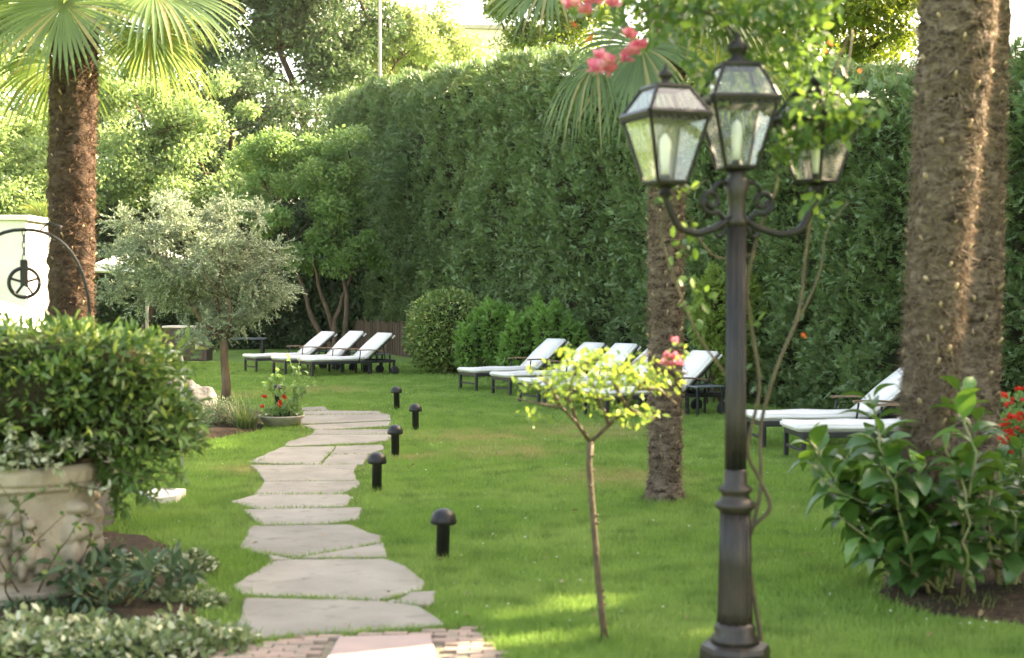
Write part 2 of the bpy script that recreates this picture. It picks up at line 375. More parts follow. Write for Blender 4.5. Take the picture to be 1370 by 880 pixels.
# ------------------------------------------------------------------ ground, path, paving
mb = MB(); mb.add([(-400, -60, 0), (400, -60, 0), (400, 800, 0), (-400, 800, 0)], [(0, 1, 2, 3)])
tag(mb.build('lawn', M['lawn']), kind='structure')
Z5 = lambda x, y: (280 + x / 2.75, 560 + y / 2.75)
Z4 = lambda x, y: (300 + x / 2.9325, 380 + y / 2.9325)
SL = []
for pts in ([(130, 674), (640, 688), (770, 706), (865, 773), (640, 788), (400, 800), (145, 826), (122, 770)],
            [(90, 625), (250, 532), (640, 529), (720, 555), (785, 610), (770, 640), (620, 679), (400, 666), (130, 658)],
            [(115, 485), (155, 407), (510, 402), (580, 430), (625, 442), (625, 466), (318, 523), (220, 510)],
            [(345, 524), (635, 473), (648, 522), (350, 526)],
            [(222, 518), (300, 531), (228, 536)],
            [(125, 347), (555, 339), (550, 380), (400, 397), (200, 400)],
            [(80, 315), (175, 291), (500, 291), (520, 300), (495, 332), (190, 342)],
            [(170, 286), (205, 242), (550, 240), (545, 260), (480, 286)],
            [(690, 686), (740, 658), (825, 652), (828, 690), (790, 702)],
            [(650, 690), (680, 682), (686, 688), (664, 694)]):
    SL.append([G(*Z5(*p)) for p in pts])
for pts in ([(285, 492), (390, 487), (412, 500), (300, 503)], [(295, 506), (415, 503), (600, 505), (625, 514), (300, 520)],
            [(300, 524), (640, 518), (655, 540), (305, 556)], [(300, 560), (650, 545), (645, 562), (368, 577)],
            [(355, 582), (640, 580), (650, 596), (345, 597)], [(340, 601), (652, 600), (640, 620), (560, 630), (238, 643), (255, 625)],
            [(225, 650), (432, 648), (372, 716), (205, 712), (100, 705)], [(440, 646), (615, 640), (625, 655), (560, 675), (420, 677)],
            [(418, 681), (562, 679), (545, 716), (380, 717)], [(100, 722), (520, 720), (505, 745), (520, 780), (165, 782), (130, 740)]):
    SL.append([G(*Z4(*p)) for p in pts])
rng = np.random.default_rng(3)
mb = MB()
def rough_poly(poly, step=.12, amp=.006):
    out = []
    for i in range(len(poly)):
        a, b = Vector(poly[i][:2]), Vector(poly[(i + 1) % len(poly)][:2]); n = max(1, int((b - a).length / step))
        for k in range(n):
            p = a.lerp(b, k / n); out.append((p.x + rng.normal() * amp, p.y + rng.normal() * amp))
    return out
for s in SL:
    c_ = sum((Vector(p[:2]) for p in s), Vector((0, 0))) / len(s)
    hy = max(abs(p[1] - c_.y) for p in s)
    s = [Vector((p[0], p[1] + min(1, max(-1, (p[1] - c_.y) / hy * 1.6)) * (.80 * c_.y ** 2 / 3235 * .62 + .003))) + (Vector((p[0], p[1])) - c_).normalized() * .012 for p in s]
    mb.prism(rough_poly(s), -.02, .022 + rng.random() * .008, .006)
tag(mb.build('path', M['stone']), kind='structure')
STEP = [G(*q) for q in ((186, 668), (212, 663), (249, 665), (236, 674), (205, 677))]
BED = [G(*p) for p in ((310, 862), (322, 800), (345, 750), (318, 700), (320, 672), (338, 625), (375, 600), (408, 565), (395, 548), (515, 547), (528, 575), (490, 628), (470, 640), (485, 672), (480, 698), (515, 735), (570, 785), (600, 850))]
mb = MB(); mb.add([(p.x, p.y, .004) for p in BED], [tuple(range(len(BED)))]); tag(mb.build('path_bed', M['path_bed']), kind='structure')
# brick paving in the very front with its pink tile
Z7 = lambda x, y: (290 + x / 3.513, 780 + y / 3.513)
BR = [G(*Z7(*p)) for p in ((10, 320), (130, 300), (300, 284), (450, 262), (1060, 236), (1150, 232), (1215, 222), (1330, 345))] + [Vector((.25, 5.3, 0)), Vector((-1.6, 5.3, 0))]
TL = [G(*Z7(575, 272)), G(*Z7(1005, 262)), G(*Z7(1030, 351))]; TL += [TL[2] + Vector((.02, -.3, 0)), Vector((TL[0].x - .01, TL[2].y - .3, 0))]
mb = MB(); bw, bh = .125, .062
for j in range(32):
    for i in range(22):
        c = Vector((-1.7 + i * bw + (j % 2) * bw * .5, 5.35 + j * bh, 0))
        if inside(BR, np.array([c.x]), np.array([c.y]))[0] and not inside(TL, np.array([c.x - .05, c.x + .05, c.x, c.x]), np.array([c.y, c.y, c.y + .03, c.y - .03])).any():
            h = .016 + rng.random() * .006; e = .003
            mb.prism([(c.x - bw / 2 + e, c.y - bh / 2 + e), (c.x + bw / 2 - e, c.y - bh / 2 + e * rng.random()), (c.x + bw / 2 - e, c.y + bh / 2 - e), (c.x - bw / 2 + e, c.y + bh / 2 - e)], -.02, h, .003)
tag(mb.build('brick_paving', M['brick']), kind='structure')
mb = MB(); mb.prism([(p.x, p.y) for p in TL], -.02, .024, .005); tag(mb.build('paving_tile', M['pink_tile']), kind='structure')
BB = [(p.x, p.y, .003) for p in BR]; mb = MB(); mb.add(BB, [tuple(range(len(BB)))]); tag(mb.build('paving_bed', pbr('mortar', (.19, .16, .12), (.11, .105, .06), 14, .95)), kind='structure')
# planted beds
BL = [G(*p) for p in ((-60, 890), (-60, 735), (60, 720), (150, 712), (205, 724), (248, 742), (262, 790), (258, 830), (272, 890))]
BRT = [G(*p) for p in ((1165, 800), (1215, 772), (1290, 758), (1400, 752), (1420, 845), (1330, 838), (1250, 828))]
BM = [G(*p) for p in ((150, 575), (215, 545), (300, 538), (352, 552), (352, 576), (300, 586), (200, 600))]
for nm, pl in (('flower_bed', BL), ('flower_bed', BRT), ('flower_bed', BM)):
    n = 40; c = sum(pl, Vector()) / len(pl); P = []
    rp = rough_poly([(p.x, p.y) for p in pl], .12, .025)
    mb = MB(); mb.add([(x, y, .006) for x, y in rp] + [(c.x + (x - c.x) * .85, c.y + (y - c.y) * .85, .045 + .02 * math.sin(7 * x)) for x, y in rp] + [(c.x, c.y, .06)],
                      [(i, (i + 1) % len(rp), len(rp) + (i + 1) % len(rp), len(rp) + i) for i in range(len(rp))] + [(len(rp) + i, len(rp) + (i + 1) % len(rp), 2 * len(rp)) for i in range(len(rp))])
    tag(mb.build(nm, M['soil']), kind='structure')

# grass blades
rng = np.random.default_rng(11)
def grass(n_try=900000):
    u = rng.random(n_try); Y = 6.2 * (34 / 6.2) ** u                    # density falls off as 1/Y^2
    X = (rng.random(n_try) - .5) * 2 * (Y * .40 + .4)
    keep = np.ones(n_try, bool)
    for s in SL + [STEP, BR, BL, BRT, BM]:
        c = sum((Vector(p[:2]) for p in s), Vector((0, 0))) / len(s)
        q = [(c.x + (p[0] - c.x) * .995, c.y + (p[1] - c.y) * .995) for p in s]; keep &= ~inside(q, X, Y)
    inb = inside(BED, X, Y) & (rng.random(n_try) > .93); keep &= ~inb
    hx = 12.0 - .389 * Y; keep &= X < hx - .2
    X = X[keep]; Y = Y[keep]; n = len(X)
    P = np.stack([X, Y, np.zeros(n)], 1)
    cl = .6 + .8 * (fbm(P * 2.2, 5) * .5 + .5)
    A = norm(np.stack([rng.normal(size=n) * .45, rng.normal(size=n) * .45, np.ones(n)], 1))
    C = np.stack([rng.normal(size=n), rng.normal(size=n) - .5, rng.normal(size=n) * .2], 1)
    S = (.028 + .030 * rng.random(n)) * cl; W = .0035 + .00052 * Y
    return P, A, C, S, W
tag(leaves('grass', M['grass'], None, *grass()[:4], BLADE, None), kind='stuff') if False else None
P_, A_, C_, S_, W_ = grass()
tag(leaves('grass', M['grass'], None, P_, A_, C_, S_, BLADE, W_), kind='stuff')
# taller tufts along the stone edges
def edge_tufts():
    Ps = []
    for s in SL + [BR]:
        for i in range(len(s)):
            a, b = Vector(s[i][:2]), Vector(s[(i + 1) % len(s)][:2]); m = int((b - a).length * 170)
            for k in range(m):
                p = a.lerp(b, rng.random())
                if vnoise(np.array([p.x * 4, p.y * 4, 0.]), 9) >.28 or rng.random() < .05: Ps.append((p.x + rng.normal() * .02, p.y + rng.normal() * .02, 0))
    P = np.array(Ps); ins = np.zeros(len(P), bool)
    for s in SL:
        c = sum((Vector(p[:2]) for p in s), Vector((0, 0))) / len(s)
        ins |= inside([(c.x + (p[0] - c.x) * .96, c.y + (p[1] - c.y) * .96) for p in s], P[:, 0], P[:, 1])
    cb = sum(BED, Vector()) / len(BED); inner = inside([(p.x * .93 + np.sign(p.x - np.interp(p.y, [7, 9, 13, 19, 22], [-.9, -1.1, -1.7, -1.9, -2.1])) * -.02, p.y) for p in BED], P[:, 0], P[:, 1])
    P = P[~(ins | (inner & (rng.random(len(P)) < .85)))]; n = len(P)
    A = norm(np.stack([rng.normal(size=n) * .7, rng.normal(size=n) * .7, np.ones(n) * .8], 1))
    return P, A, rng.normal(size=(n, 3)), .03 + .035 * rng.random(n), .007 + .004 * rng.random(n)
P_, A_, C_, S_, W_ = edge_tufts()
tag(leaves('grass_fringe', M['grass'], None, P_, A_, C_, S_, BLADE, W_), kind='stuff')
n = 420; Y = 7 + 20 * rng.random(n) ** 1.3; X = (rng.random(n) - .5) * .76 * Y
k = np.ones(n, bool)
for s in SL + [BR]: k &= ~inside(s, X, Y)
k &= X < 11.2 - .389 * Y
P_ = np.stack([X, Y, np.full(n, .035)], 1)[k]; n = len(P_)
tag(leaves('fallen_petals', M['white_petal'], None, P_, rnd_unit(rng, n) * (1, 1, .2), rng.normal(size=(n, 3)) * .5 + (0, 0, 1), .012 + .014 * rng.random(n), LEAF), kind='stuff')

n = 260; rng = np.random.default_rng(77); Y = 6.8 + 22 * rng.random(n) ** 1.5; X = (rng.random(n) - .5) * .78 * Y
k = (X < 11.4 - .389 * Y)
P_ = np.stack([X, Y, np.full(n, .034)], 1)[k]; n = len(P_)
tag(leaves('fallen_leaves', M['dry_frond'], None, P_, rnd_unit(rng, n) * (1, 1, .25), rng.normal(size=(n, 3)) * .4 + (0, 0, 1), .025 + .035 * rng.random(n), LEAF_MID), kind='stuff')
Ps = []                                            # longer grass left standing round trunks, posts and in clumps
for (px, py), r, m in (((889, 672), .24, 700), ((983, 905), .2, 500), ((811, 863), .05, 120), ((592, 752), .05, 110), ((504, 658), .05, 90), ((529, 612), .05, 80), ((556, 577), .05, 80), ((531, 548), .05, 80), ((302, 541), .2, 500), ((1240, 790), .5, 900)):
    g = G(px, py); a = rng.random(m) * 6.283; rr = r * (.85 + .5 * rng.random(m) ** 2); Ps.append(np.stack([g.x + rr * np.cos(a), g.y + rr * np.sin(a), np.zeros(m)], 1))
for i in range(420):
    y = 6.6 + 20 * rng.random() ** 1.4; x = (rng.random() - .5) * .8 * y; m = 26
    if x > 11.2 - .389 * y or inside([(p.x, p.y) for p in BED], np.array([x]), np.array([y]))[0] or inside([(p.x, p.y) for p in BR], np.array([x]), np.array([y]))[0]: continue
    Ps.append(np.stack([x + rng.normal(size=m) * .05, y + rng.normal(size=m) * .05, np.zeros(m)], 1))
P_ = np.vstack(Ps); n = len(P_)
tag(leaves('grass_tufts', M['grass'], None, P_, norm(np.stack([rng.normal(size=n) * .5, rng.normal(size=n) * .5, np.ones(n)], 1)), rng.normal(size=(n, 3)), .05 + .05 * rng.random(n), BLADE, .006 + .004 * rng.random(n)), kind='stuff')

# ------------------------------------------------------------------ hedge
HU = np.array([-.3625, .932, 0]); HN = np.array([-.932, -.3625, 0]); H0 = np.array([12.0 - .389 * 4, 4.0, 0]); HL = 45.5
def hedge_top(s):
    Y = H0[1] + s * .932
    return np.interp(Y, [4, 12, 16, 19, 24, 29.5, 35, 41, 47], [5.3, 4.9, 4.35, 4.55, 5.6, 6.55, 7.1, 7.7, 7.9])
def hedge_out(s, z):
    q = np.stack([s, z, np.zeros_like(s)], -1)
    return .30 * fbm(q * (.55, .42, 1), 1, 2) + .24 * fbm(q * (2.0, 1.6, 1), 7, 2) + .14 * np.abs(np.sin(math.pi * s / 1.15 + .6 * vnoise(q * .6, 3)))
def hedge_bottom(s):
    return np.where(H0[1] + s * .932 > 34, .75, .05)
def make_hedge():
    rng = np.random.default_rng(21)
    t = thing('hedge', 'tall clipped dark green conifer hedge running along the far side of the lawn', 'hedge', tuple(H0))
    m = 15500; s = 8 + rng.random(m) * (HL - 8); z = rng.random(m) * (hedge_top(s) - hedge_bottom(s)) + hedge_bottom(s)
    q = np.stack([s, z, np.zeros(m)], -1); k = fbm(q * (1.6, 1.3, 1), 15, 2) > -.48; s, z, q = s[k], z[k], q[k]; m = len(s)
    o = hedge_out(s, z) - .30 * rng.random(m) ** 1.3 + .04 - .55 * np.clip((z - hedge_top(s) + .5) / .5, 0, 1) ** 2
    P0 = HU * s[:, None] + HN * o[:, None] + np.array([0, 0, 1]) * z[:, None]
    ax = norm(HN * .8 + np.array([0, 0, .45]) + rng.normal(size=(m, 3)) * .42); per = 11
    ci = np.repeat(np.arange(m), per); n = len(ci); sz = .75 + .5 * rng.random(m)
    dv = rng.normal(size=(n, 3)) * .55; A = ax[ci] + dv
    P = P0[ci] + rng.normal(size=(n, 3)) * .055 * sz[ci][:, None]
    C = np.cross(ax[ci], rng.normal(size=(n, 3))) * .5 + np.array([0, 0, .8]) + HN * .25
    S = (.075 + .065 * rng.random(n)) * sz[ci]
    m = 26000; s2 = rng.random(m) * HL; d2 = rng.random(m) * 1.8
    z2 = hedge_top(s2) - .15 + .30 * fbm(np.stack([s2 * 1.7, d2 * 1.7, np.zeros(m)], -1), 31) + rng.random(m) * .12
    P2 = HU * s2[:, None] - HN * (d2 - .1)[:, None] + np.array([0, 0, 1]) * z2[:, None]
    A2 = np.array([0, 0, .8]) + rng.normal(size=(m, 3)) * .5
    leaves('foliage', M['hedge'], t, np.vstack([P, P2]), np.vstack([A, A2]), np.vstack([C, rng.normal(size=(len(P2), 3))]), np.concatenate([S, .12 + .12 * rng.random(len(P2))]), SPRAY)
    # inner mass of twigs
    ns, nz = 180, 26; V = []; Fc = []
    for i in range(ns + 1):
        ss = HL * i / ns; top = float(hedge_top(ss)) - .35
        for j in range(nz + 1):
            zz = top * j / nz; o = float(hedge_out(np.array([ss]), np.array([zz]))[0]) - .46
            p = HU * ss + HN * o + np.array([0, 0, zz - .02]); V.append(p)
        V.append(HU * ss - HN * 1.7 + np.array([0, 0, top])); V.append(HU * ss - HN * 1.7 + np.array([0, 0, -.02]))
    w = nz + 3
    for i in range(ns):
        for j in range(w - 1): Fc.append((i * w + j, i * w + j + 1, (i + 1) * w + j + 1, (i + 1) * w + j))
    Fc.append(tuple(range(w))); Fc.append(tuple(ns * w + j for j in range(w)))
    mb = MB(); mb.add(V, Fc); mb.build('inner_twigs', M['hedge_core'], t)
make_hedge()
# weathered board fence showing under the far end of the hedge
def board_fence():
    p0 = H0 + HU * 31.5 + HN * .30; t = thing('board_fence', 'low weathered brown board fence below the far end of the tall hedge', 'fence', tuple(p0), math.atan2(HU[1], HU[0]))
    rng = np.random.default_rng(5); mb = MB(); x = 0
    while x < 13.5:
        w = .11 + .04 * rng.random(); h = .82 + .12 * rng.random()
        mb.box((x, rng.normal() * .012, h / 2), (w - .015, .025, h), .004, Matrix.Rotation(rng.normal() * .02, 3, 'Y')); x += w
    mb.build('boards', M['board'], t)
    mb = MB(); mb.box((6.7, -.05, .3), (13.6, .04, .07)); mb.box((6.7, -.05, .66), (13.6, .04, .07)); mb.build('rail', M['board'], t)
board_fence()

# ------------------------------------------------------------------ trees
def limb(mb, a, b, r0, r1, rng, bend=.12, n=7, sides=7):
    a, b = Vector(a), Vector(b); L = (b - a).length; pts = []
    off = Vector(rng.normal(size=3)) * L * bend; off.z *= .4
    for i in range(n):
        t = i / (n - 1); p = a.lerp(b, t) + off * math.sin(math.pi * t) + Vector(rng.normal(size=3)) * L * .012; pts.append(p)
    mb.tube(pts, [r0 + (r1 - r0) * i / (n - 1) for i in range(n)], sides); return pts
def tree(name, label, cat, base, crown, nclump, cr, per, leaf, lm, bark='bark', tr=.12, stems=1, seed=0, group=None, tmpl=LEAF, keep=None, zmin=-.75, fork=None, shell=(.45, 1.0), flat=.7, up=.55, stem_to=None):
    """base: ground point; crown: list of ellipsoids (cx,cy,cz,rx,ry,rz) in world coordinates"""
    rng = np.random.default_rng(seed); base = Vector(base)
    t = thing(name, label, cat, base, 0, group); mb = MB(); cents = []
    vols = np.array([c[3] * c[4] * c[5] for c in crown]); vols = vols ** .8 / (vols ** .8).sum()
    for ci, c in enumerate(crown):
        k = 0; target = max(3, int(nclump * vols[ci]))
        while k < target:
            d = rnd_unit(rng, 1)[0]
            if d[2] < zmin: continue
            f = shell[0] + (shell[1] - shell[0]) * rng.random() ** .6
            cents.append((c[0] + d[0] * c[3] * f - base.x, c[1] + d[1] * c[4] * f - base.y, c[2] + d[2] * c[5] * f - base.z)); k += 1
    cents = np.array(cents); cc = np.array(crown[0][:3]) - np.array(base)
    fz = fork if fork else cc[2] - crown[0][5] * .75
    tips = []
    for s in range(stems):
        if stem_to: e = Vector(stem_to[s]) - base
        else: e = Vector((cc[0], cc[1], cc[2] + crown[0][5] * .25)) + Vector(rng.normal(size=3)) * (.12 if stems == 1 else crown[0][3] * .35)
        st = Vector((rng.normal() * tr * (stems > 1), rng.normal() * tr * (stems > 1), -.03))
        pts = limb(mb, st, e, tr * (1 if stems == 1 else .75), tr * .3, rng, .05, 9, 9); tips += pts[3:]
    tips = np.array([tuple(p) for p in tips])
    order = rng.permutation(len(cents))
    if keep is not None: order = [i for i in order if keep(cents[i:i + 1] + np.array(base))[0]]
    for i in order[:min(len(cents), 46)]:
        d = np.linalg.norm(tips - cents[i], axis=1) + np.maximum(0, tips[:, 2] - cents[i][2]) * 1.5; b = tips[d.argmin()]
        r = max(.012, tr * .28); pts = limb(mb, b, cents[i], r, r * .25, rng, .1, 6, 5)
        tips = np.vstack([tips, [tuple(p) for p in pts[2:5]]])
    mb.build('trunk', M[bark], t, True)
    n = per * len(cents); ci = np.repeat(np.arange(len(cents)), per)
    cr_i = cr * (.6 + .7 * rng.random(len(cents)))
    b = ball(rng, n, 1.9); off = b * cr_i[ci][:, None]; off[:, 2] *= flat
    P = cents[ci] + off
    if keep is not None: kk = keep(P + np.array(base)); P, b = P[kk], b[kk]; n = len(P)
    A = b * .5 + rng.normal(size=(n, 3)) * .6 + np.array([0, 0, -.15]); C = rng.normal(size=(n, 3)) * .75 + np.array([0, 0, up]) + b * .3
    leaves('crown', M[lm], t, P, A, C, leaf * (.65 + .7 * rng.random(n)), tmpl); return t
def ell(px, py, Y, rx, ry, rz): p = at(px, py, Y); return (p.x, p.y, p.z, rx, ry, rz)
def gnd(px, Y): p = at(px, 440, Y); return (p.x, Y, 0)
BG = 'trees behind the garden'
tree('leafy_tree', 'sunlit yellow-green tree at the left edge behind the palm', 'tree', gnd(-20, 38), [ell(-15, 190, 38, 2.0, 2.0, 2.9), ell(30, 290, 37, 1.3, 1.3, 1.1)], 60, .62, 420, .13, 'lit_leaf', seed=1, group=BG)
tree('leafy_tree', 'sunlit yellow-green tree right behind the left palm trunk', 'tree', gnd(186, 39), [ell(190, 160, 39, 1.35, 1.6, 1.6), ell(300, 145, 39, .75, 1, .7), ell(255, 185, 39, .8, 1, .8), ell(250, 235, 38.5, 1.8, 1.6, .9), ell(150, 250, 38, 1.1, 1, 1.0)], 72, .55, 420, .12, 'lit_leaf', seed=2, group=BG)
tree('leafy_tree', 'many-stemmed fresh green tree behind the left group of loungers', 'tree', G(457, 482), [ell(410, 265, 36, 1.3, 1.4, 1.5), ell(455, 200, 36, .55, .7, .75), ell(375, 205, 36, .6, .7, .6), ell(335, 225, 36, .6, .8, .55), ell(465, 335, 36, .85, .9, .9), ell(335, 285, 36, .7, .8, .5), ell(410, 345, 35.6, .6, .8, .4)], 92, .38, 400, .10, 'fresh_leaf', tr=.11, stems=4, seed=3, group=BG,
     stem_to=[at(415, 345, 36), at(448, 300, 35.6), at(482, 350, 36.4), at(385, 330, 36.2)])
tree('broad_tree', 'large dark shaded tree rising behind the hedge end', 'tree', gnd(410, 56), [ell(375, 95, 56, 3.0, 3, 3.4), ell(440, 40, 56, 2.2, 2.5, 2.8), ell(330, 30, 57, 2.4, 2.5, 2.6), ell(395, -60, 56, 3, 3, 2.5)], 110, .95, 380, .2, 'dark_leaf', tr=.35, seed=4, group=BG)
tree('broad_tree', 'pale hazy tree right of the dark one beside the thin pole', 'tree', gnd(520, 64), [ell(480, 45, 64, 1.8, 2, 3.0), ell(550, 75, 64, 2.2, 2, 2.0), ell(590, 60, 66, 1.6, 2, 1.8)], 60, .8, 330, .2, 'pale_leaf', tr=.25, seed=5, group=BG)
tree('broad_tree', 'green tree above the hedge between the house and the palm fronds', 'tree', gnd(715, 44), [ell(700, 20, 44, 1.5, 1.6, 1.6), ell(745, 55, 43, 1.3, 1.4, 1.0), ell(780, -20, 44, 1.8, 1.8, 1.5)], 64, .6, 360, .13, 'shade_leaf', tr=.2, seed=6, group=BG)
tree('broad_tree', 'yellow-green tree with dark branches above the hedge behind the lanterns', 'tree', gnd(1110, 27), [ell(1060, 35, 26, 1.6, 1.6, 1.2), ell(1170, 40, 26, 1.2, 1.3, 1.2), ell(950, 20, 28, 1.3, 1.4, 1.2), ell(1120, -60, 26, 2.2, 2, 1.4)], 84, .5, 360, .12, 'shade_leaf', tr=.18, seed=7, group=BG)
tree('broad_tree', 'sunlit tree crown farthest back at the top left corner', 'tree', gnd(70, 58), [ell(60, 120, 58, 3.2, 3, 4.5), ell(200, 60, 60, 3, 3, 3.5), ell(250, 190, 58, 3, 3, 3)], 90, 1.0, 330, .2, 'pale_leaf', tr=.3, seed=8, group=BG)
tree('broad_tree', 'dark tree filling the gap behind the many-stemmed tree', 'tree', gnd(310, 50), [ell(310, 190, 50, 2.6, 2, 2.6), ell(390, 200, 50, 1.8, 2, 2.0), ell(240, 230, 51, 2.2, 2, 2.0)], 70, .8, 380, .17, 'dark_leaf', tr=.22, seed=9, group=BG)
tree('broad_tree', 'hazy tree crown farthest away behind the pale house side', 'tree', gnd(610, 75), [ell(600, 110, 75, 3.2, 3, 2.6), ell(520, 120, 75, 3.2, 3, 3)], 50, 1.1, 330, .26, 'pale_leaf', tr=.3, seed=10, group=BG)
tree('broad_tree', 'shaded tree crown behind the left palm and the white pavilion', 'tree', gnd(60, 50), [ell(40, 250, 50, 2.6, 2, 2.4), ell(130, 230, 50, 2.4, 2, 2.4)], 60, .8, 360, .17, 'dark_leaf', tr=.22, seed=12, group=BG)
# dark shrubbery closing the garden in the back left
def shrub_wall():
    rng = np.random.default_rng(71); t = thing('shrub_hedge', 'dark loose evergreen shrubbery closing the garden behind the olive tree', 'hedge', (-11, 42, 0))
    n = 75000; X = rng.random(n) * 15 - 7.5; H = 5.0 + .8 * fbm(np.stack([X * .5, X * 0, X * 0], -1), 4); Z = rng.random(n) * H
    q = np.stack([X, Z, X * 0], -1); Y = -.8 * fbm(q * .8, 8) + rng.random(n) * .5
    leaves('foliage', M['dark_leaf'], t, np.stack([X, Y, Z], -1), rng.normal(size=(n, 3)) + (0, -.6, 0), rng.normal(size=(n, 3)) + (0, -.4, .5), .10 + .10 * rng.random(n), LEAF)
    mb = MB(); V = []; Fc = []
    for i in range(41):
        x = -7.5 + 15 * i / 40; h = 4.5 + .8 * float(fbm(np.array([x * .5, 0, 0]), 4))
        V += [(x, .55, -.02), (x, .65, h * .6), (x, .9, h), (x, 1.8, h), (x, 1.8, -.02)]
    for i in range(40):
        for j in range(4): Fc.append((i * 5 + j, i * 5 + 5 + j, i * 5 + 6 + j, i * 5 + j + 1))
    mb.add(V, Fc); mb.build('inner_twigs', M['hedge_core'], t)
shrub_wall()
# trees beyond the right-hand frame that shade the garden; leaf gaps are cut along sun rays to light chosen spots
BEAMS = [(at(800, 505, 6.85), .55), (G(705, 842), .13), (G(735, 825), .12), (G(765, 806), .10), (G(757, 764), .05), (G(835, 762), .05), (G(945, 852), .08), (at(890, 215, 6.1), .13), (at(1090, 215, 6.5), .15), (at(1150, 505, 7.6), .12), (at(1100, 100, 6.3), .25), (at(1300, 250, 8.1), .12), (at(1318, 120, 8.1), .12), (at(1288, 380, 8.1), .10), (at(860, 520, 6.85), .25), (at(170, 470, 7.8), .2)]
def beams(P):
    k = np.ones(len(P), bool); s = np.array(SUN)
    for p, r in BEAMS:
        d = P - np.array(p); along = (d @ s)[:, None] * s; k &= np.linalg.norm(d - along, axis=1) > r + .16
    return k
SH = 'tall trees beyond the hedge on the right'
for i, (x, y, h, r) in enumerate(((12.5, 13.5, 8.2, 3.2), (16, 18, 10.5, 3.6), (11.8, 19.0, 8.3, 2.8), (12.8, 8.0, 8.5, 3.2), (17, 12, 11.5, 3.8), (16.5, 24, 10.5, 3.4), (11.5, 3.0, 8.0, 3.2))):
    tree('shade_tree', 'tall leafy shade tree standing behind the hedge beyond the right edge', 'tree', (x, y, 0), [(x, y, h, r, r, r * .8)], 75, 1.0, 330, .24, 'shade_leaf', tr=.25, seed=40 + i, group=SH, keep=beams)

# thin pole and house far behind the hedge
p = gnd(509, 50); mb = MB(); mb.lathe([(.07, 0), (.07, 1), (.055, 9), (.045, 13.5), (.02, 13.55)], 12)
t = tag(mb.build('tall_pole', M['pole'], None, True), 'thin pale pole standing behind the hedge in front of the trees', 'pole'); t.location = p
def house():
    p = at(655, 40, 90); t = thing('distant_house', 'pale pink house with a flat roof far behind the hedge', 'house', (p.x, 90, 0), .12)
    mb = MB(); mb.box((.6, 4, 9.1), (5.2, 8, 18.2)); mb.build('wall', M['house'], t)
    mb = MB(); mb.box((.6, 4, 18.35), (5.5, 8.3, .25)); mb.build('roof', M['roof_edge'], t)
    mb = MB(); mb.box((-1.25, -.03, 15.4), (.9, .06, 1.6)); w = mb.build('window', M['window_glass'], t)
    mb = MB(); mb.box((-1.25, -.12, 16.35), (1.1, .22, .25)); mb.build('awning', M['awning'], w)
house()

# olive tree
def olive():
    b = G(302, 541); t = thing('olive_tree', 'silvery olive tree with a slim brown trunk beside the path', 'tree', b); rng = np.random.default_rng(9)
    Y = b.y; px = Y / F
    mb = MB(); top = at(300, 452, Y) - b
    mb.tube([(0, 0, -.03), (.01, 0, .3), (-.02, .01, .65), (top.x, 0, top.z)], [.085, .07, .062, .066], 10)
    cents = []
    for c in ((262, 345, 1.0, .9, .80, 26), (195, 365, .70, .6, .62, 18), (330, 330, .62, .6, .62, 12), (255, 290, .8, .7, .42, 12), (350, 395, .42, .4, .40, 8), (265, 420, .55, .5, .35, 8), (190, 325, .52, .5, .45, 10), (310, 435, .2, .3, .2, 3)):
        p = at(c[0], c[1], Y) - b
        for k in range(c[5]):
            d = rnd_unit(rng, 1)[0] * (.5 + .5 * rng.random()); cents.append((p.x + d[0] * c[2], p.y + d[1] * c[3], p.z + d[2] * c[4]))
    cents = np.array(cents); tips = np.array([(top.x, 0, top.z)])
    for e in ((-.7, .1, 1.75), (.45, -.1, 1.7), (-.1, .2, 2.0), (.1, -.3, 1.6), (-.45, -.2, 1.5)):
        pts = limb(mb, (top.x, 0, top.z - .03), e, .045, .018, rng, .1); tips = np.vstack([tips, [tuple(q) for q in pts[2:]]])
    for c in cents:
        j = np.linalg.norm(tips - c, axis=1).argmin(); limb(mb, tips[j], c, .012, .004, rng, .1, 5, 4)
    mb.build('trunk', M['olive_bark'], t, True)
    # twigs with paired narrow leaves
    Ps, As = [], []
    for c in cents:
        for k in range(30):
            d = rnd_unit(rng, 1)[0]; d[2] = d[2] * .7 + .1; o = c + d * rng.random() * .16; L = .16 + .2 * rng.random(); m = 22
            for i in range(m):
                f = i / m; Ps.append(o + d * L * f + np.array([0, 0, -.16 * f * f * L])); As.append(d * .75 + rng.normal(size=3) * .5)
    P = np.array(Ps); n = len(P)
    leaves('crown', M['olive_leaf'], t, P, np.array(As), rng.normal(size=(n, 3)) + (0, 0, .6), .045 + .03 * rng.random(n), LEAF_SLIM, .075)
olive()

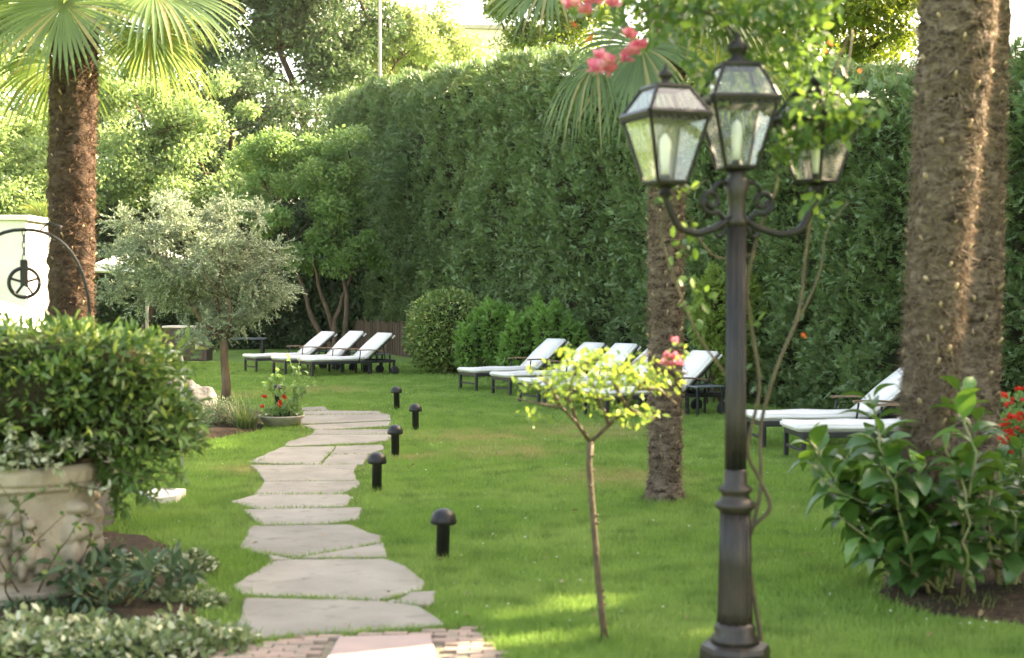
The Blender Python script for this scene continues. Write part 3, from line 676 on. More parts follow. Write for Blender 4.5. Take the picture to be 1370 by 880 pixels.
# ------------------------------------------------------------------ palms
def frond_vt(hub, d, nrm, R, rng, nseg=48, spread=2.25, droop=.35, split=.56):
    """fan blade of a windmill palm: pleated segments joined near the hub, free and drooping at the tips"""
    d = norm(np.array(d, float)); nrm = np.array(nrm, float); nrm = norm(nrm - d * (nrm @ d)); side = np.cross(nrm, d)
    V, T = [], []; hub = np.array(hub, float); da = 2 * spread / (nseg - 1)
    for i in range(nseg):
        ph = -spread + i * da + rng.normal() * .012; L = R * (.72 + .28 * math.cos(ph * .55)) * (.92 + .12 * rng.random())
        u = d * math.cos(ph) + side * math.sin(ph); w = np.cross(nrm, u); o = len(V); dr = droop * (.7 + .6 * rng.random()); tw = rng.normal() * .15
        kink = .72 + .2 * rng.random(); m = 7
        for j in range(m):
            f = j / (m - 1); x = L * f
            hw = (min(x, split * L * (1 + .0)) * math.tan(da / 2) * 1.03) if f < split else L * split * math.tan(da / 2) * (1 - (f - split) / (1 - split)) ** .7
            sag = dr * L * (max(0, f - .25)) ** 2 + (.35 * L * (f - kink) if f > kink and rng.random() < .9 else 0) * dr * 2
            c = hub + u * x + nrm * (.10 * R * math.sin(f * 2.2) * 1) + np.array([0, 0, -sag])
            pl = .45 * hw
            V += [c - w * hw + nrm * pl, c, c + w * hw * (1 + tw * f) + nrm * pl]
        for j in range(m - 1):
            a = o + j * 3; T += [(a, a + 3, a + 4), (a, a + 4, a + 1), (a + 1, a + 4, a + 5), (a + 1, a + 5, a + 2)]
    return V, T
def palm(name, label, base, apex, r0, r1, seed, extra=(), nf=16, fibre=4200, skip=None, lean=.0, group='windmill palms', R=.72, fm='', stub=1.0, pe=.7):
    rng = np.random.default_rng(seed); base = Vector(base); t = thing(name, label, 'palm tree', base, 0, group); ap = Vector(apex) - base
    # trunk with shaggy, lumpy fibre
    nz, na = 150, 36; V = []; Fc = []
    def axis(f): return np.array([ap.x * f + lean * math.sin(math.pi * f), ap.y * f, ap.z * f - .03 * (1 - f)])
    def rad(f): return r0 + (r1 - r0) * f ** pe + .05 * max(0, .06 - f) / .06
    for i in range(nz + 1):
        f = i / nz; c = axis(f); rg_ = .035 * ((f * ap.z / .10) % 1.0) - .015
        for k in range(na):
            a = 2 * math.pi * k / na; q = np.array([math.cos(a) * 3.2, math.sin(a) * 3.2, f * ap.z * 7]); rr = rad(f) * (1 + rg_ + .19 * float(fbm(q, seed)) + .11 * float(vnoise(q * (2.2, 2.2, 3), seed + 2)) - .32 * max(0, float(vnoise(q * (1.6, 1.6, 1.8), seed + 4)) - .30))
            V.append((c[0] + rr * math.cos(a), c[1] + rr * math.sin(a), c[2]))
    for i in range(nz):
        for k in range(na): Fc.append((i * na + k, i * na + (k + 1) % na, (i + 1) * na + (k + 1) % na, (i + 1) * na + k))
    Fc.append(tuple(nz * na + k for k in range(na)))
    tb = MB(); tb.add(V, Fc); n_tr = len(Fc)
    tk = None
    n = fibre; f = rng.random(n); a = rng.random(n) * 2 * math.pi; ax = np.array([axis(x) for x in f]); rr = np.array([rad(x) for x in f])
    o = np.stack([np.cos(a), np.sin(a), np.zeros(n)], 1); tg = np.stack([-np.sin(a), np.cos(a), np.zeros(n)], 1)
    A = tg * rng.normal(size=(n, 1)) * 1.0 + o * (.16 + .34 * rng.random((n, 1)) ** 2) + np.array([0, 0, 1]) * (rng.normal(size=(n, 1)) * .6 - .25)
    fib = (ax + o * (rr * .97)[:, None], A, rng.normal(size=(n, 3)), .04 + .07 * rng.random(n), BLADE, .004 + .006 * rng.random(n))
    # cut leaf bases in spiral order
    m = int(ap.z * 38)
    for i in range(m):
        if rng.random() < .28: continue
        f = (i + rng.random()) / m; an = i * 2.39996 + rng.normal() * .25; c = axis(f); R_ = rad(f); o = Vector((math.cos(an), math.sin(an), 0)); s = (.004 + .006 * rng.random()) * stub
        a0 = Vector(c) + o * R_ * .93; a1 = a0 + (o * .75 + Vector((0, 0, .75))).normalized() * (.030 + .035 * rng.random())
        tb.tube([a0, a1], [s * 1.3, s], 6)
    tk = tb.build('trunk', M['palm_fibre' + fm], t, True); tk.data.materials.append(M['palm_stub'])
    tk.data.polygons.foreach_set('material_index', np.array([0] * n_tr + [1] * (len(tb.f) - n_tr), np.int32))
    if fibre > 1000: leaves('fibre', M['palm_strand' + fm], tk, *fib)
    # crown of fans
    ap_ = np.array(ap); fr = []
    for i in range(nf):
        az = i * 2.39996 + rng.normal() * .2; el = math.radians(80 - 105 * (i / nf) ** .9)
        fr.append((az, el, .55 + .25 * rng.random(), R * (.85 + .25 * rng.random()), None))
    stal = MB(); nfr = 0
    def add(hub, d, Rr, dry=False, droop=.35, nrm=(0, 0, 1)):
        V, T = frond_vt(hub, d, nrm, Rr, rng, droop=droop)
        link('frond', tri_mesh('frond', np.array(V), np.array(T)), M['dry_frond' if dry else 'frond'], t)
        h = Vector(hub); m_ = (h * .5 + ap * .5) + Vector((0, 0, .08)); stal.tube([ap - Vector((0, 0, .05)), m_, h], [.018, .012, .009], 6)
    for az, el, pl, Rr, _ in fr:
        d = np.array([math.cos(az) * math.cos(el), math.sin(az) * math.cos(el), math.sin(el)])
        if skip is not None and skip(d): continue
        hub = ap_ + d * pl + np.array([0, 0, -.08 * pl]); dd = d + np.array([0, 0, -.45 - .3 * (el < .3)])
        add(hub, dd, Rr, el < -.35, .30 + .25 * (el < .5), nrm=np.array([0, 0, 1.0]) + d * .35)
    for hub, d, Rr, dr, nrm in extra:
        add(np.array(Vector(hub) - base), d, Rr, False, dr, nrm)
    stal.build('stalks', M['green_stem'], t, True); return t
pb = G(97, 640); YL = pb.y
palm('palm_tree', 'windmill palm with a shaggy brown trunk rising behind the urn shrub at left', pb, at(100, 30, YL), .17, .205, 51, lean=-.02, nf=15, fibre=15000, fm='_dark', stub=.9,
     extra=((at(86, 5, YL - .55), (0.02, -.35, -1), .78, .12, (0, -1, .35)), (at(205, -8, YL - .1), (.9, -.25, -.45), .92, .38, (.25, -.6, .8)), (at(200, 40, YL + .2), (.55, -.1, -.8), .55, .25, (.1, -.9, .4)), (at(8, 40, YL), (-.8, -.2, -.6), .7, .35, (-.3, -.4, .8))),
     skip=lambda d: d[1] < .1 and d[2] < .35)
pb = G(889, 672); YM = pb.y
palm('palm_tree', 'windmill palm with a peeling trunk standing in the lawn left of the lamp post', pb, at(893, 20, YM), .118, .14, 52, nf=14, fibre=9000,
     extra=((at(858, 62, YM - .3), (-.38, -.15, -.92), .72, .5, (-.3, -.8, .5)), (at(800, 92, YM - .1), (-.75, -.1, -.4), .52, 1.5, (-.35, -.4, .85)), (at(740, -25, YM), (-.75, -.1, -.5), .62, .35, (-.3, -.7, .7))),
     skip=lambda d: (d[0] < .1 and d[2] < .5) or d[2] < -.15)
pb = G(1222, 790); YR = pb.y
palm('palm_tree', 'thickest windmill palm trunk behind the hydrangea at right', pb, at(1297, -190, YR), .112, .235, 53, pe=1.2, stub=1.25, nf=13, fibre=20000, skip=lambda d: d[2] < .35)
pb = G(1301, 735); Y2 = pb.y
palm('palm_tree', 'slimmer windmill palm trunk half hidden behind the thick one at right', pb, at(1324, -150, Y2), .13, .14, 54, nf=12, fibre=9000, skip=lambda d: d[2] < .35)
pb = at(55, 440, 36); 
palm('palm_tree', 'small shaded fan palm in the gap left of the left palm trunk', (pb.x, 36, 0), at(62, 322, 36), .13, .13, 55, nf=14, fibre=600, R=.8)

# ------------------------------------------------------------------ shrubs
def cloud_shrub(name, label, cat, base, ells, n, size, mat, seed, tmpl=LEAF, W=None, stems=6, core=True, out=.8, shell=.30, amp=.18, group=None, smat='bark', upb=.3, nscale=5.):
    """shrub of leaves held near the surface of overlapping ellipsoids (px,py,Y,rx,ry,rz)"""
    rng = np.random.default_rng(seed); base = Vector(base); t = thing(name, label, cat, base, 0, group)
    E = [np.array(ell(*e)) - np.array([*base, 0, 0, 0]) for e in ells]; Ps, Ds = [], []
    area = np.array([e[3] * e[5] for e in E]); area /= area.sum()
    for e, a in zip(E, area):
        m = int(n * a); d = rnd_unit(rng, m); f = 1 - shell * rng.random((m, 1)) ** 1.4; f = f * (1 + amp * fbm(d * nscale * .4, seed)[:, None] + amp * .6 * fbm(d * nscale, seed + 5)[:, None])
        P = e[:3] + d * e[3:] * f; Ps.append(P); Ds.append(d)
    P = np.vstack(Ps); D = np.vstack(Ds); k = P[:, 2] > .02; P, D = P[k], D[k]; n = len(P)
    if stems:
        mb = MB()
        for i in range(stems):
            e = E[i % len(E)]; q = e[:3] + rnd_unit(rng, 1)[0] * e[3:] * .5
            limb(mb, (rng.normal() * .06, rng.normal() * .06, -.02), q, .022, .008, rng, .08)
        mb.build('stems', M[smat], t, True)
    leaves('foliage', M[mat], t, P, D * out + rng.normal(size=(n, 3)) * .55, rng.normal(size=(n, 3)) * .7 + D * .5 + np.array([0, 0, upb]), size * (.45 + 1.0 * rng.random(n)), tmpl, W)
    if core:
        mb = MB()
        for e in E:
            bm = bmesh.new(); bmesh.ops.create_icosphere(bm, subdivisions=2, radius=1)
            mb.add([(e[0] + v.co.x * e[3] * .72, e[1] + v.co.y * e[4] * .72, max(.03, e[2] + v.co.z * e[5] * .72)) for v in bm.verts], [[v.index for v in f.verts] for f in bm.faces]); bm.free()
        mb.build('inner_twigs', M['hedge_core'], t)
    return t
b = G(600, 500)
cloud_shrub('round_shrub', 'clipped rounded dark shrub with yellowish top beside the right loungers', 'shrub', b, [(600, 437, b.y, .84, .80, .80), (592, 455, b.y, .78, .74, .66), (612, 450, b.y, .74, .7, .66)], 18000, .072, 'round_leaf', 61, amp=.13, stems=9, shell=.22)
for i, (px, py, w, h) in enumerate(((663, 505, .80, 1.40), (727, 512, .82, 1.42))):
    b = G(px, py); e = []
    rng = np.random.default_rng(80 + i)
    for k in range(13):
        x = px + (k - 6) / 6 * w * F / b.y * .82; hh = h * (1 - .30 * abs((k - 6) / 6) ** 2) * (.82 + .25 * rng.random())
        e.append((x, py - hh * F / b.y * .62, b.y + rng.normal() * .2, .13, .14, hh * .46))
    cloud_shrub('young_conifer', ('bright green feathery conifer shrub touching the round shrub', 'bright green feathery conifer shrub behind the second lounger headrest')[i], 'shrub', b, e, 6500, .11, 'conifer', 63 + i, tmpl=SPRAY, stems=5, amp=.2, upb=.1, out=.5, group='feathery conifer shrubs')
b = at(965, 520, 21.4); b.z = 0
cloud_shrub('lime_conifer', 'lime green upright conifer against the hedge behind the lamp post', 'shrub', b, [(955, 425, b.y, .28, .3, .75), (1000, 420, b.y, .25, .3, .60), (975, 470, b.y, .35, .3, .5)], 6000, .11, 'lime_conifer', 66, tmpl=SPRAY, stems=4, amp=.3, out=.4)
# ------------------------------------------------------------------ urn and its shrub
UB = G(38, 800); 
def urn():
    t = thing('stone_urn', 'large carved sandstone urn with figures in relief at the left edge', 'urn', UB)
    prof = []; R = .36
    base = [(0, .34), (.05, .34), (.06, .37), (.095, .37), (.10, .34), (.12, .325), (.16, .33), (.30, .345), (.45, .35), (.58, .353), (.62, .36), (.64, .385), (.66, .38), (.675, .40), (.735, .41), (.75, .40), (.765, .385)]
    zs = np.linspace(0, .765, 110); rs = np.interp(zs, [b[0] for b in base], [b[1] for b in base]); na = 220
    lumps = []                                                   # carved figures: (angle deg, z, half-width deg, half-height, depth)
    for c in (-100, -28, 44, 116, 188):
        lumps += [(c, .53, 8, .035, .035), (c - 1, .42, 11, .075, .04), (c - 9, .40, 4, .07, .03), (c + 10, .41, 4, .06, .03), (c - 6, .29, 6, .075, .035), (c + 6, .27, 6, .085, .035), (c - 8, .19, 5, .04, .03), (c + 9, .19, 5, .045, .03),
                  (c + 26, .38, 10, .05, .03), (c + 30, .30, 6, .08, .03), (c + 24, .22, 4, .06, .025), (c + 38, .24, 4, .07, .025), (c + 30, .47, 5, .035, .03), (c + 17, .50, 5, .03, .022), (c + 18, .33, 3, .12, .02)]
    V = []; Fc = []; ang = np.arange(na) * 2 * math.pi / na
    for z, r in zip(zs, rs):
        d = np.zeros(na)
        for (a, zc, wa, hz, dep) in lumps:
            da = (np.degrees(ang) - a + 180) % 360 - 180; d = np.maximum(d, 2.2 * dep * np.clip(1.25 - ((da / wa) ** 2 + ((z - zc) / hz) ** 2), 0, 1) ** .5)
        if .645 < z < .735: d += .006 * (np.sin(ang * 40) > 0)
        d += .006 * fbm(np.stack([np.cos(ang) * 6, np.sin(ang) * 6, np.full(na, z * 16)], -1), 3)
        for k in range(na): V.append(((r + d[k]) * math.cos(ang[k]), (r + d[k]) * math.sin(ang[k]), z))
    m = len(zs)
    Fc = [(i * na + k, i * na + (k + 1) % na, (i + 1) * na + (k + 1) % na, (i + 1) * na + k) for i in range(m - 1) for k in range(na)]
    Fc += [tuple((m - 1) * na + k for k in range(na))]
    mb = MB(); mb.add(V, Fc); mb.build('body', M['urn_stone'], t, True)
    mb = MB(); mb.lathe([(.37, .766), (.36, .78), (.2, .81), (.01, .82)], 32); mb.build('soil', M['soil'], t)
urn()
YU = UB.y
cloud_shrub('urn_shrub', 'dense glossy green shrub spilling out of the stone urn', 'shrub', Vector((UB.x, UB.y, .8)), [(40, 530, YU, .72, .6, .38), (140, 500, YU, .42, .45, .26), (60, 475, YU, .55, .5, .18), (175, 560, YU, .32, .35, .24), (222, 590, YU + .05, .20, .25, .19), (212, 632, YU + .1, .19, .22, .17), (180, 655, YU + .15, .14, .2, .14), (-60, 520, YU, .5, .5, .4)],
            15500, .066, 'urn_leaf', 67, tmpl=LEAF_MID, W=.046, stems=9, amp=.62, shell=.42, nscale=6)
def sprig(name, label, cat, base, tips, mat, smat, size, per, seed, tmpl=LEAF_MID, W=None, group=None, spread=.03, r=.006, t0=.15):
    """arching shoots carrying leaves along their length"""
    rng = np.random.default_rng(seed); base = Vector(base); t = thing(name, label, cat, base, 0, group); mb = MB(); P, A = [], []
    for tp in tips:
        e = Vector(tp) - base; pts = limb(mb, (rng.normal() * spread, rng.normal() * spread, -.01), e, r, r * .4, rng, .12, 8, 5)
        for k in range(per):
            f = t0 + (1 - t0) * rng.random(); i = min(int(f * 7), 6); q = pts[i].lerp(pts[i + 1], f * 7 - i); dr = (pts[i + 1] - pts[i]).normalized()
            P.append(tuple(q)); A.append(np.array(dr) * .4 + rnd_unit(rng, 1)[0] * .9)
    mb.build('stems', M[smat], t, True); n = len(P)
    leaves('foliage', M[mat], t, np.array(P), np.array(A), rng.normal(size=(n, 3)) * .5 + (0, 0, .8), size * (.6 + .6 * rng.random(n)), tmpl, W); return t
rng = np.random.default_rng(90)
sprig('drooping_shoots', 'long leafy shoots hanging down at the right side of the urn', 'plant', (UB.x + .33, YU, .8), [at(x, y, YU + d) for x, y, d in ((275, 580, .1), (262, 610, .2), (255, 640, 0), (225, 645, -.2), (255, 600, -.2), (268, 570, -.15), (240, 585, -.25), (210, 620, -.25), (180, 645, -.2), (235, 655, .1), (215, 670, .2), (250, 560, .3), (240, 530, 0), (170, 690, .1), (190, 665, .2), (268, 545, .2), (205, 640, .3), (150, 700, .1))], 'fresh_leaf', 'stem', .075, 46, 91, t0=.3, W=.045)
sprig('variegated_ivy', 'cream variegated ivy trailing over the rim of the urn', 'plant', (UB.x, YU - .28, .82), [at(x, y, YU - d) for x, y, d in ((30, 600, .46), (50, 585, .47), (75, 610, .45), (95, 590, .42), (15, 570, .5), (60, 545, .4), (110, 600, .38), (150, 610, .2), (160, 650, .15), (190, 600, .2), (170, 570, .2), (40, 620, .46), (85, 630, .44))], 'ivy_cream', 'stem', .05, 60, 92, W=.045)
sprig('twiggy_shrub', 'thin red-stemmed shrub with few leaves in front of the urn', 'shrub', G(30, 812), [at(x, y, YU - .5) for x, y in ((0, 650), (20, 660), (70, 650), (110, 690), (5, 700), (45, 720), (85, 690), (120, 700))], 'urn_leaf', 'rose_stem', .05, 15, 93, t0=.35)
b = G(165, 815)
t = sprig('hellebore', 'dark blue-green hellebore clump at the foot of the urn', 'plant', b, [b + Vector((math.cos(a) * r_, math.sin(a) * r_ * .8, .14 + .16 * rng.random())) for a, r_ in [(k * 2.4, .1 + .35 * (k / 34) ** .6) for k in range(34)]], 'ivy_dark', 'green_stem', .12, 7, 94, t0=.75, W=.07)
for i, (px, py, wd, hh, n, lb) in enumerate(((45, 870, .62, .20, 1900, 'pale variegated ground cover at the bottom left corner'), (215, 868, .48, .17, 1500, 'yellowish variegated ground cover at the edge of the bed by the path'), (225, 770, .30, .17, 1700, ''), (250, 815, .22, .13, 900, ''), (110, 760, .3, .12, 1000, ''), (150, 878, .3, .14, 1200, ''))):
    b = G(px, py); rg = np.random.default_rng(95 + i); d = rnd_unit(rg, n); d[:, 2] = np.abs(d[:, 2])
    q = d * np.array([wd, wd * .62, hh]) * (rg.random((n, 1)) ** .35); q[:, 2] *= .6 + .5 * (fbm(q * 7, i)); q[:, 2] = np.abs(q[:, 2]) + .02
    o = leaves('ground_cover', M['variegated'], None, q, rg.normal(size=(n, 3)) * .8 + d * .5, rg.normal(size=(n, 3)) * .5 + (0, 0, .9), .036 + .03 * rg.random(n), LEAF_MID)
    o.location = b; tag(o, kind='stuff')
b = G(20, 740); cloud_shrub('low_creeper', 'low dark ivy creeping over the soil left of the hellebore', 'plant', G(70, 840), [(70, 828, YU - .5, .35, .2, .10), (150, 850, YU - .75, .3, .18, .07)], 1500, .05, 'ivy_dark', 98, stems=3, core=False, shell=.9)

# ------------------------------------------------------------------ iron well arch with pulley
def well():
    p = at(33, 440, 10.2); t = thing('well_arch', 'black wrought iron well arch with a hanging pulley wheel at the left edge', 'well', (p.x, 10.2, 0)); s = 10.2 / F
    mb = MB(); mb.lathe([(.62, -.02), (.62, .55), (.66, .56), (.66, .66), (.46, .66), (.46, .3), (.01, .3)], 28); mb.build('curb', M['rock'], t)
    top = at(33, 307, 10.2).z; pts = []
    for k in range(25):
        a = math.pi * k / 24; x = math.cos(a); pts.append((.47 * math.copysign(abs(x) ** .9, x), 0, top - .75 + .75 * math.sin(a) ** .75))
    pts = [(.5, 0, .6), (.49, 0, top - .95)] + pts + [(-.49, 0, top - .95), (-.5, 0, .6)]
    mb = MB(); mb.tube(pts, .013, 8); mb.tube([(.12, 0, top + .0), (.18, .0, top + .05), (.27, 0, top + .02), (.22, 0, top - .02)], .008, 6); mb.build('arch', M['iron'], t, True)
    mb = MB(); z = top
    for k in range(5):
        c = Vector((0, 0, z - .02 - .045 * k)); a = k % 2; mb.tube([c + Vector((.012 * math.cos(u) * (1 - a), .012 * math.cos(u) * a, .028 * math.sin(u))) for u in np.linspace(0, 6.283, 11)], .004, 5, False)
    mb.build('chain', M['iron'], t, True)
    zc = at(33, 378, 10.2).z; ph = MB(); an = .45; ca, sa = math.cos(an), math.sin(an); ring = [Vector((.105 * math.cos(u) * ca, .105 * math.cos(u) * sa, zc + .105 * math.sin(u))) for u in np.linspace(0, 2 * math.pi, 29)]
    ph.tube(ring, .014, 8, False)
    for k in range(5):
        u = math.pi / 2 + k * 1.2566; ph.tube([(0, 0, zc), (.1 * math.cos(u) * ca, .1 * math.cos(u) * sa, zc + .1 * math.sin(u))], .010, 6)
    ph.tube([(-.03 * sa, .03 * ca, zc), (.03 * sa, -.03 * ca, zc)], .02, 10); ph.build('pulley_wheel', M['iron'], t, True)
    mb = MB(); mb.box((-.03 * sa, .03 * ca, zc + .07), (.05, .010, .19), .002); mb.box((.03 * sa, -.03 * ca, zc + .07), (.05, .010, .19), .002); mb.box((0, 0, zc + .155), (.035, .07, .012), .002); mb.build('bracket', M['iron'], t)
    mb = MB(); mb.tube([(.02, -.01, zc - .1), (.05, 0, zc - .22), (.06, .01, zc - .4), (.07, .0, zc - .6), (.09, 0, .7)], .006, 5); mb.build('rope', M['iron'], t, True)
well()
# white pavilion wall and parasols at the left
p = at(38, 440, 30); t = thing('white_pavilion', 'white rendered pavilion wall with a flat cap at the left edge', 'pavilion', (p.x, 30, 0)); zt = at(38, 295, 30).z
mb = MB(); mb.box((-3.04, 2, zt / 2), (6, 4, zt)); mb.build('wall', M['white_wall'], t)
mb = MB(); mb.box((-3, 2, zt + .06), (6.1, 4.15, .11), .01); mb.build('roof', M['white_wall'], t)
mb = MB(); mb.box((-3.04, -.02, 1.0), (4.5, .04, 1.9)); mb.build('panel', M['white_cloth'], t)
def parasol(label, apex, R, drop, rz, top):
    t = thing('parasol', label, 'parasol', (apex.x, apex.y, 0), rz, 'white garden parasols'); z = apex.z; mb = MB(); N = 4; V = [(0, 0, z)]; Fc = []
    m = 8; prev = None
    cor = [Vector((R * math.cos(math.pi / 4 + k * math.pi / 2) * 1.414, R * math.sin(math.pi / 4 + k * math.pi / 2) * 1.414, z - drop)) for k in range(4)]
    mb2 = MB()
    for k in range(4):
        a, b_ = cor[k], cor[(k + 1) % 4]; rows = []
        for i in range(7):
            f = i / 6; row = []
            for j in range(7):
                g = j / 6; q = Vector((0, 0, z)).lerp(a.lerp(b_, g), f); q.z -= .06 * drop * math.sin(math.pi * g) * f + .0 ; row.append(q)
            rows.append(row)
        rows.append([q - Vector((0, 0, .14)) for q in rows[-1]])
        V = [q for r in rows for q in r]; mb2.add(V, [(i * 7 + j, i * 7 + j + 1, (i + 1) * 7 + j + 1, (i + 1) * 7 + j) for i in range(7) for j in range(6)])
    mb2.build('canopy', M['white_cloth'], t)
    mb = MB(); mb.tube([(0, 0, 0), (0, 0, z + .06)], .03, 10); mb.lathe([(.03, z), (.05, z + .04), (.01, z + .1)], 10); mb.build('pole', M['pole'], t, True)
    mb = MB()
    for c in cor: mb.tube([(0, 0, z - .04), c - Vector((0, 0, .02))], .012, 5)
    mb.build('ribs', M['pole'], t); mb = MB(); mb.box((0, 0, .04), (.5, .5, .08), .01); mb.build('base', M['rock'], t)
parasol('white parasol canopy low at the left edge above the urn shrub', at(-62, 384, 15), 1.14, .44, .06, 0)
parasol('white parasol partly hidden behind the olive tree', at(196, 324, 27), .95, .42, .3, 0)
# brown slatted box, bench, tap, rocks, stone
b = G(252, 482); t = thing('storage_box', 'brown slatted storage box with a pale top behind the olive trunk', 'storage box', b, -.06)
mb = MB()
for k in range(12): mb.box((-.5 + .0915 * k, -.3, .41), (.086, .03, .80), .004); 
mb.box((.0, 0, .4), (1.06, .56, .78)); mb.build('slats', M['brown_box'], t); mb = MB(); mb.box((0, 0, .835), (1.12, .68, .05), .01); mb.build('lid', M['white_stone'], t)
b = G(326, 476); t = thing('garden_bench', 'dark wooden bench in the deep shade behind the olive tree', 'bench', b, .05)
mb = MB(); mb.box((0, 0, .46), (1.2, .4, .045), .006); mb.build('seat', M['table_top'], t)
for sx in (-.5, .5): mb = MB(); mb.box((sx, 0, .22), (.07, .34, .44), .006); mb.build('leg', M['frame_metal'], t)
b = G(243, 548, 0); b = at(243, 470, 13.5); t = thing('garden_tap', 'pale standpipe tap with a curved top beside the urn shrub', 'tap', (b.x, 13.5, 0)); z = b.z
mb = MB(); mb.tube([(0, 0, -.02), (0, 0, z - .08), (-.01, 0, z - .03), (-.04, 0, z), (-.09, 0, z), (-.12, 0, z - .03)], .016, 8); mb.build('pipe', M['white_stone'], t, True)
mb = MB(); mb.tube([(-.06, 0, z), (-.06, 0, z + .03)], .008, 6); mb.box((-.06, 0, z + .035), (.06, .012, .012), .003); mb.build('handle', M['iron'], t)
def rock(label, p, size, seed):
    bm = bmesh.new(); bmesh.ops.create_icosphere(bm, subdivisions=4, radius=1); mb = MB(); V = []
    for v in bm.verts:
        q = np.array(v.co); f = 1 + .28 * float(fbm(q * 1.6, seed)) + .08 * float(vnoise(q * 5, seed)); V.append((q[0] * size[0] * f, q[1] * size[1] * f, max(-.05, q[2] * size[2] * f + size[2] * .3)))
    mb.add(V, [[v.index for v in f.verts] for f in bm.faces]); bm.free(); o = mb.build('boulder', M['rock'], None, True); o.location = p; tag(o, label, 'boulder', 'boulders by the olive tree')
rock('grey weathered boulder left of the ornamental grass', G(262, 560), (.30, .25, .33), 1); rock('larger grey boulder half hidden by the urn shrub', G(236, 556), (.30, .28, .42), 2)
o = MB().prism(rough_poly(STEP, .12, .004), 0, .07, .008).build('stepping_stone', M['white_stone']); tag(o, 'white flat stone lying alone in the lawn right of the urn', 'stone')
# ornamental grass, lavender, planter
def tuft(label, b, n, L, seed, mat='tuft', name='ornamental_grass', cat='grass plant', w=.012, droop=.9, group=None):
    rng = np.random.default_rng(seed); V, T = [], []
    for i in range(n):
        az = rng.random() * 6.283; sp = .15 + .75 * rng.random(); l = L * (.6 + .5 * rng.random()); o = len(V); m = 6; x0 = np.array([rng.normal() * .05, rng.normal() * .05, -.01]); h = np.array([math.cos(az), math.sin(az), 0]); sd = np.array([-h[1], h[0], 0])
        for j in range(m):
            f = j / (m - 1); q = x0 + h * (l * sp * f ** 1.2) + np.array([0, 0, l * (f - droop * sp * f * f * .8) * .9]); ww = w * (1 - f) + .0008
            V += [q - sd * ww * .5, q + sd * ww * .5]
        for j in range(m - 1): a = o + 2 * j; T += [(a, a + 1, a + 3), (a, a + 3, a + 2)]
    ob = link(name, tri_mesh(name, np.array(V), np.array(T)), M[mat]); ob.location = b; return tag(ob, label, cat, group)
tuft('arching ornamental grass tuft beside the shell planter', G(326, 576), 420, .62, 1)
b = G(294, 572); cloud_shrub('lavender_bush', 'low grey-green bushy herb under the olive tree', 'plant', b, [(296, 555, b.y, .26, .22, .22), (275, 565, b.y - .3, .22, .2, .16)], 2600, .06, 'lavender', 99, tmpl=LEAF_SLIM, W=.06, stems=6, core=False, out=1, shell=.8, upb=.8)
def planter():
    b = G(376, 571); t = thing('shell_planter', 'shallow scalloped stone bowl planter at the end of the path', 'planter', b); b.y += .1
    prof = [(.13, 0), (.16, .01), (.20, .05), (.25, .10), (.285, .135), (.29, .15), (.265, .15), (.25, .13), (.01, .12)]
    mb = MB(); mb.lathe(prof, 96, fn=lambda a, z: 1 + .035 * abs(math.sin(a * 12)) * (.3 < 1)); mb.build('bowl', M['planter_stone'], t, True)
    mb = MB(); mb.lathe([(.25, .131), (.2, .145), (.01, .15)], 24); mb.build('soil', M['soil'], t); return t
planter(); PB = G(376, 571)
rng = np.random.default_rng(31)
t = cloud_shrub('geranium', 'low red-flowered geranium filling the scalloped planter', 'flower', PB + Vector((0, 0, .14)), [(378, 551, PB.y, .24, .18, .10)], 700, .055, 'fresh_leaf', 33, tmpl=LEAF_MID, stems=6, core=False, shell=.9)
def bloom(parent, p, r, mat, rng, n=16):
    d = rnd_unit(rng, n); d[:, 2] = np.abs(d[:, 2]) * .8 + .1; d = norm(d)
    return leaves('bloom', M[mat], parent, np.array(p) + d * r * .30 * rng.random((n, 1)), d + rng.normal(size=(n, 3)) * .25, rng.normal(size=(n, 3)) * .5 + (0, 0, 1), r * (.55 + .65 * rng.random(n)), PETAL)
for x, y in ((354, 532), (374, 541), (381, 531), (349, 544)):
    p = at(x, y, PB.y - .12) - Vector(t.location)
    for k in range(3): bloom(t, (p.x + rng.normal() * .012, p.y + rng.normal() * .01, p.z + rng.normal() * .012), .028, 'red', rng, 14)
b = G(384, 566); Yb = PB.y + .05; sprig('lemon_sapling', 'leafy young sapling growing from the scalloped planter', 'sapling', Vector((PB.x + .06, Yb, .14)), [at(x, y, Yb + d) for x, y, d in ((352, 513, 0), (370, 490, .1), (384, 474, 0), (400, 482, .1), (412, 500, 0), (418, 514, -.1), (395, 515, -.15), (362, 500, -.15), (378, 505, -.2), (405, 520, .1))], 'fresh_leaf', 'green_stem', .085, 14, 34, tmpl=LEAF_BIG, t0=.5, spread=.008, r=.008)

# ------------------------------------------------------------------ bollards
def bollard():
    t = thing('bollard_light', '', 'bollard light', (0, 0, 0), 0, 'black mushroom bollard lights along the path')
    mb = MB(); mb.lathe([(.042, -.02), (.042, .24), (.046, .245), (.046, .25)], 20); mb.build('post', M['bollard_metal'], t, True)
    mb = MB(); mb.lathe([(.03, .245), (.078, .243), (.083, .25), (.082, .268), (.075, .295), (.058, .320), (.032, .336), (.004, .341)], 28); mb.build('cap', M['bollard_metal'], t, True); return t
BOL = [((592, 752), 'nearest and largest black bollard light right of the path'), ((504, 658), 'black bollard light second nearest, close to the right path edge'), ((529, 612), 'black bollard light third from the front beside the slabs'), ((556, 577), 'black bollard light standing farthest right on the lawn, fourth from the front'), ((531, 548), 'smallest farthest bollard light at the top right end of the path'), ((371, 545), 'bollard light hidden behind the sapling in the planter')]
b0 = bollard()
for i, (p, lb) in enumerate(BOL):
    g = G(*p); o = b0 if i == 0 else dup(b0, g, 0); o.location = g; o['label'] = lb; o.rotation_euler = (.02 * math.sin(i * 2.1), .025 * math.cos(i * 1.7), i)

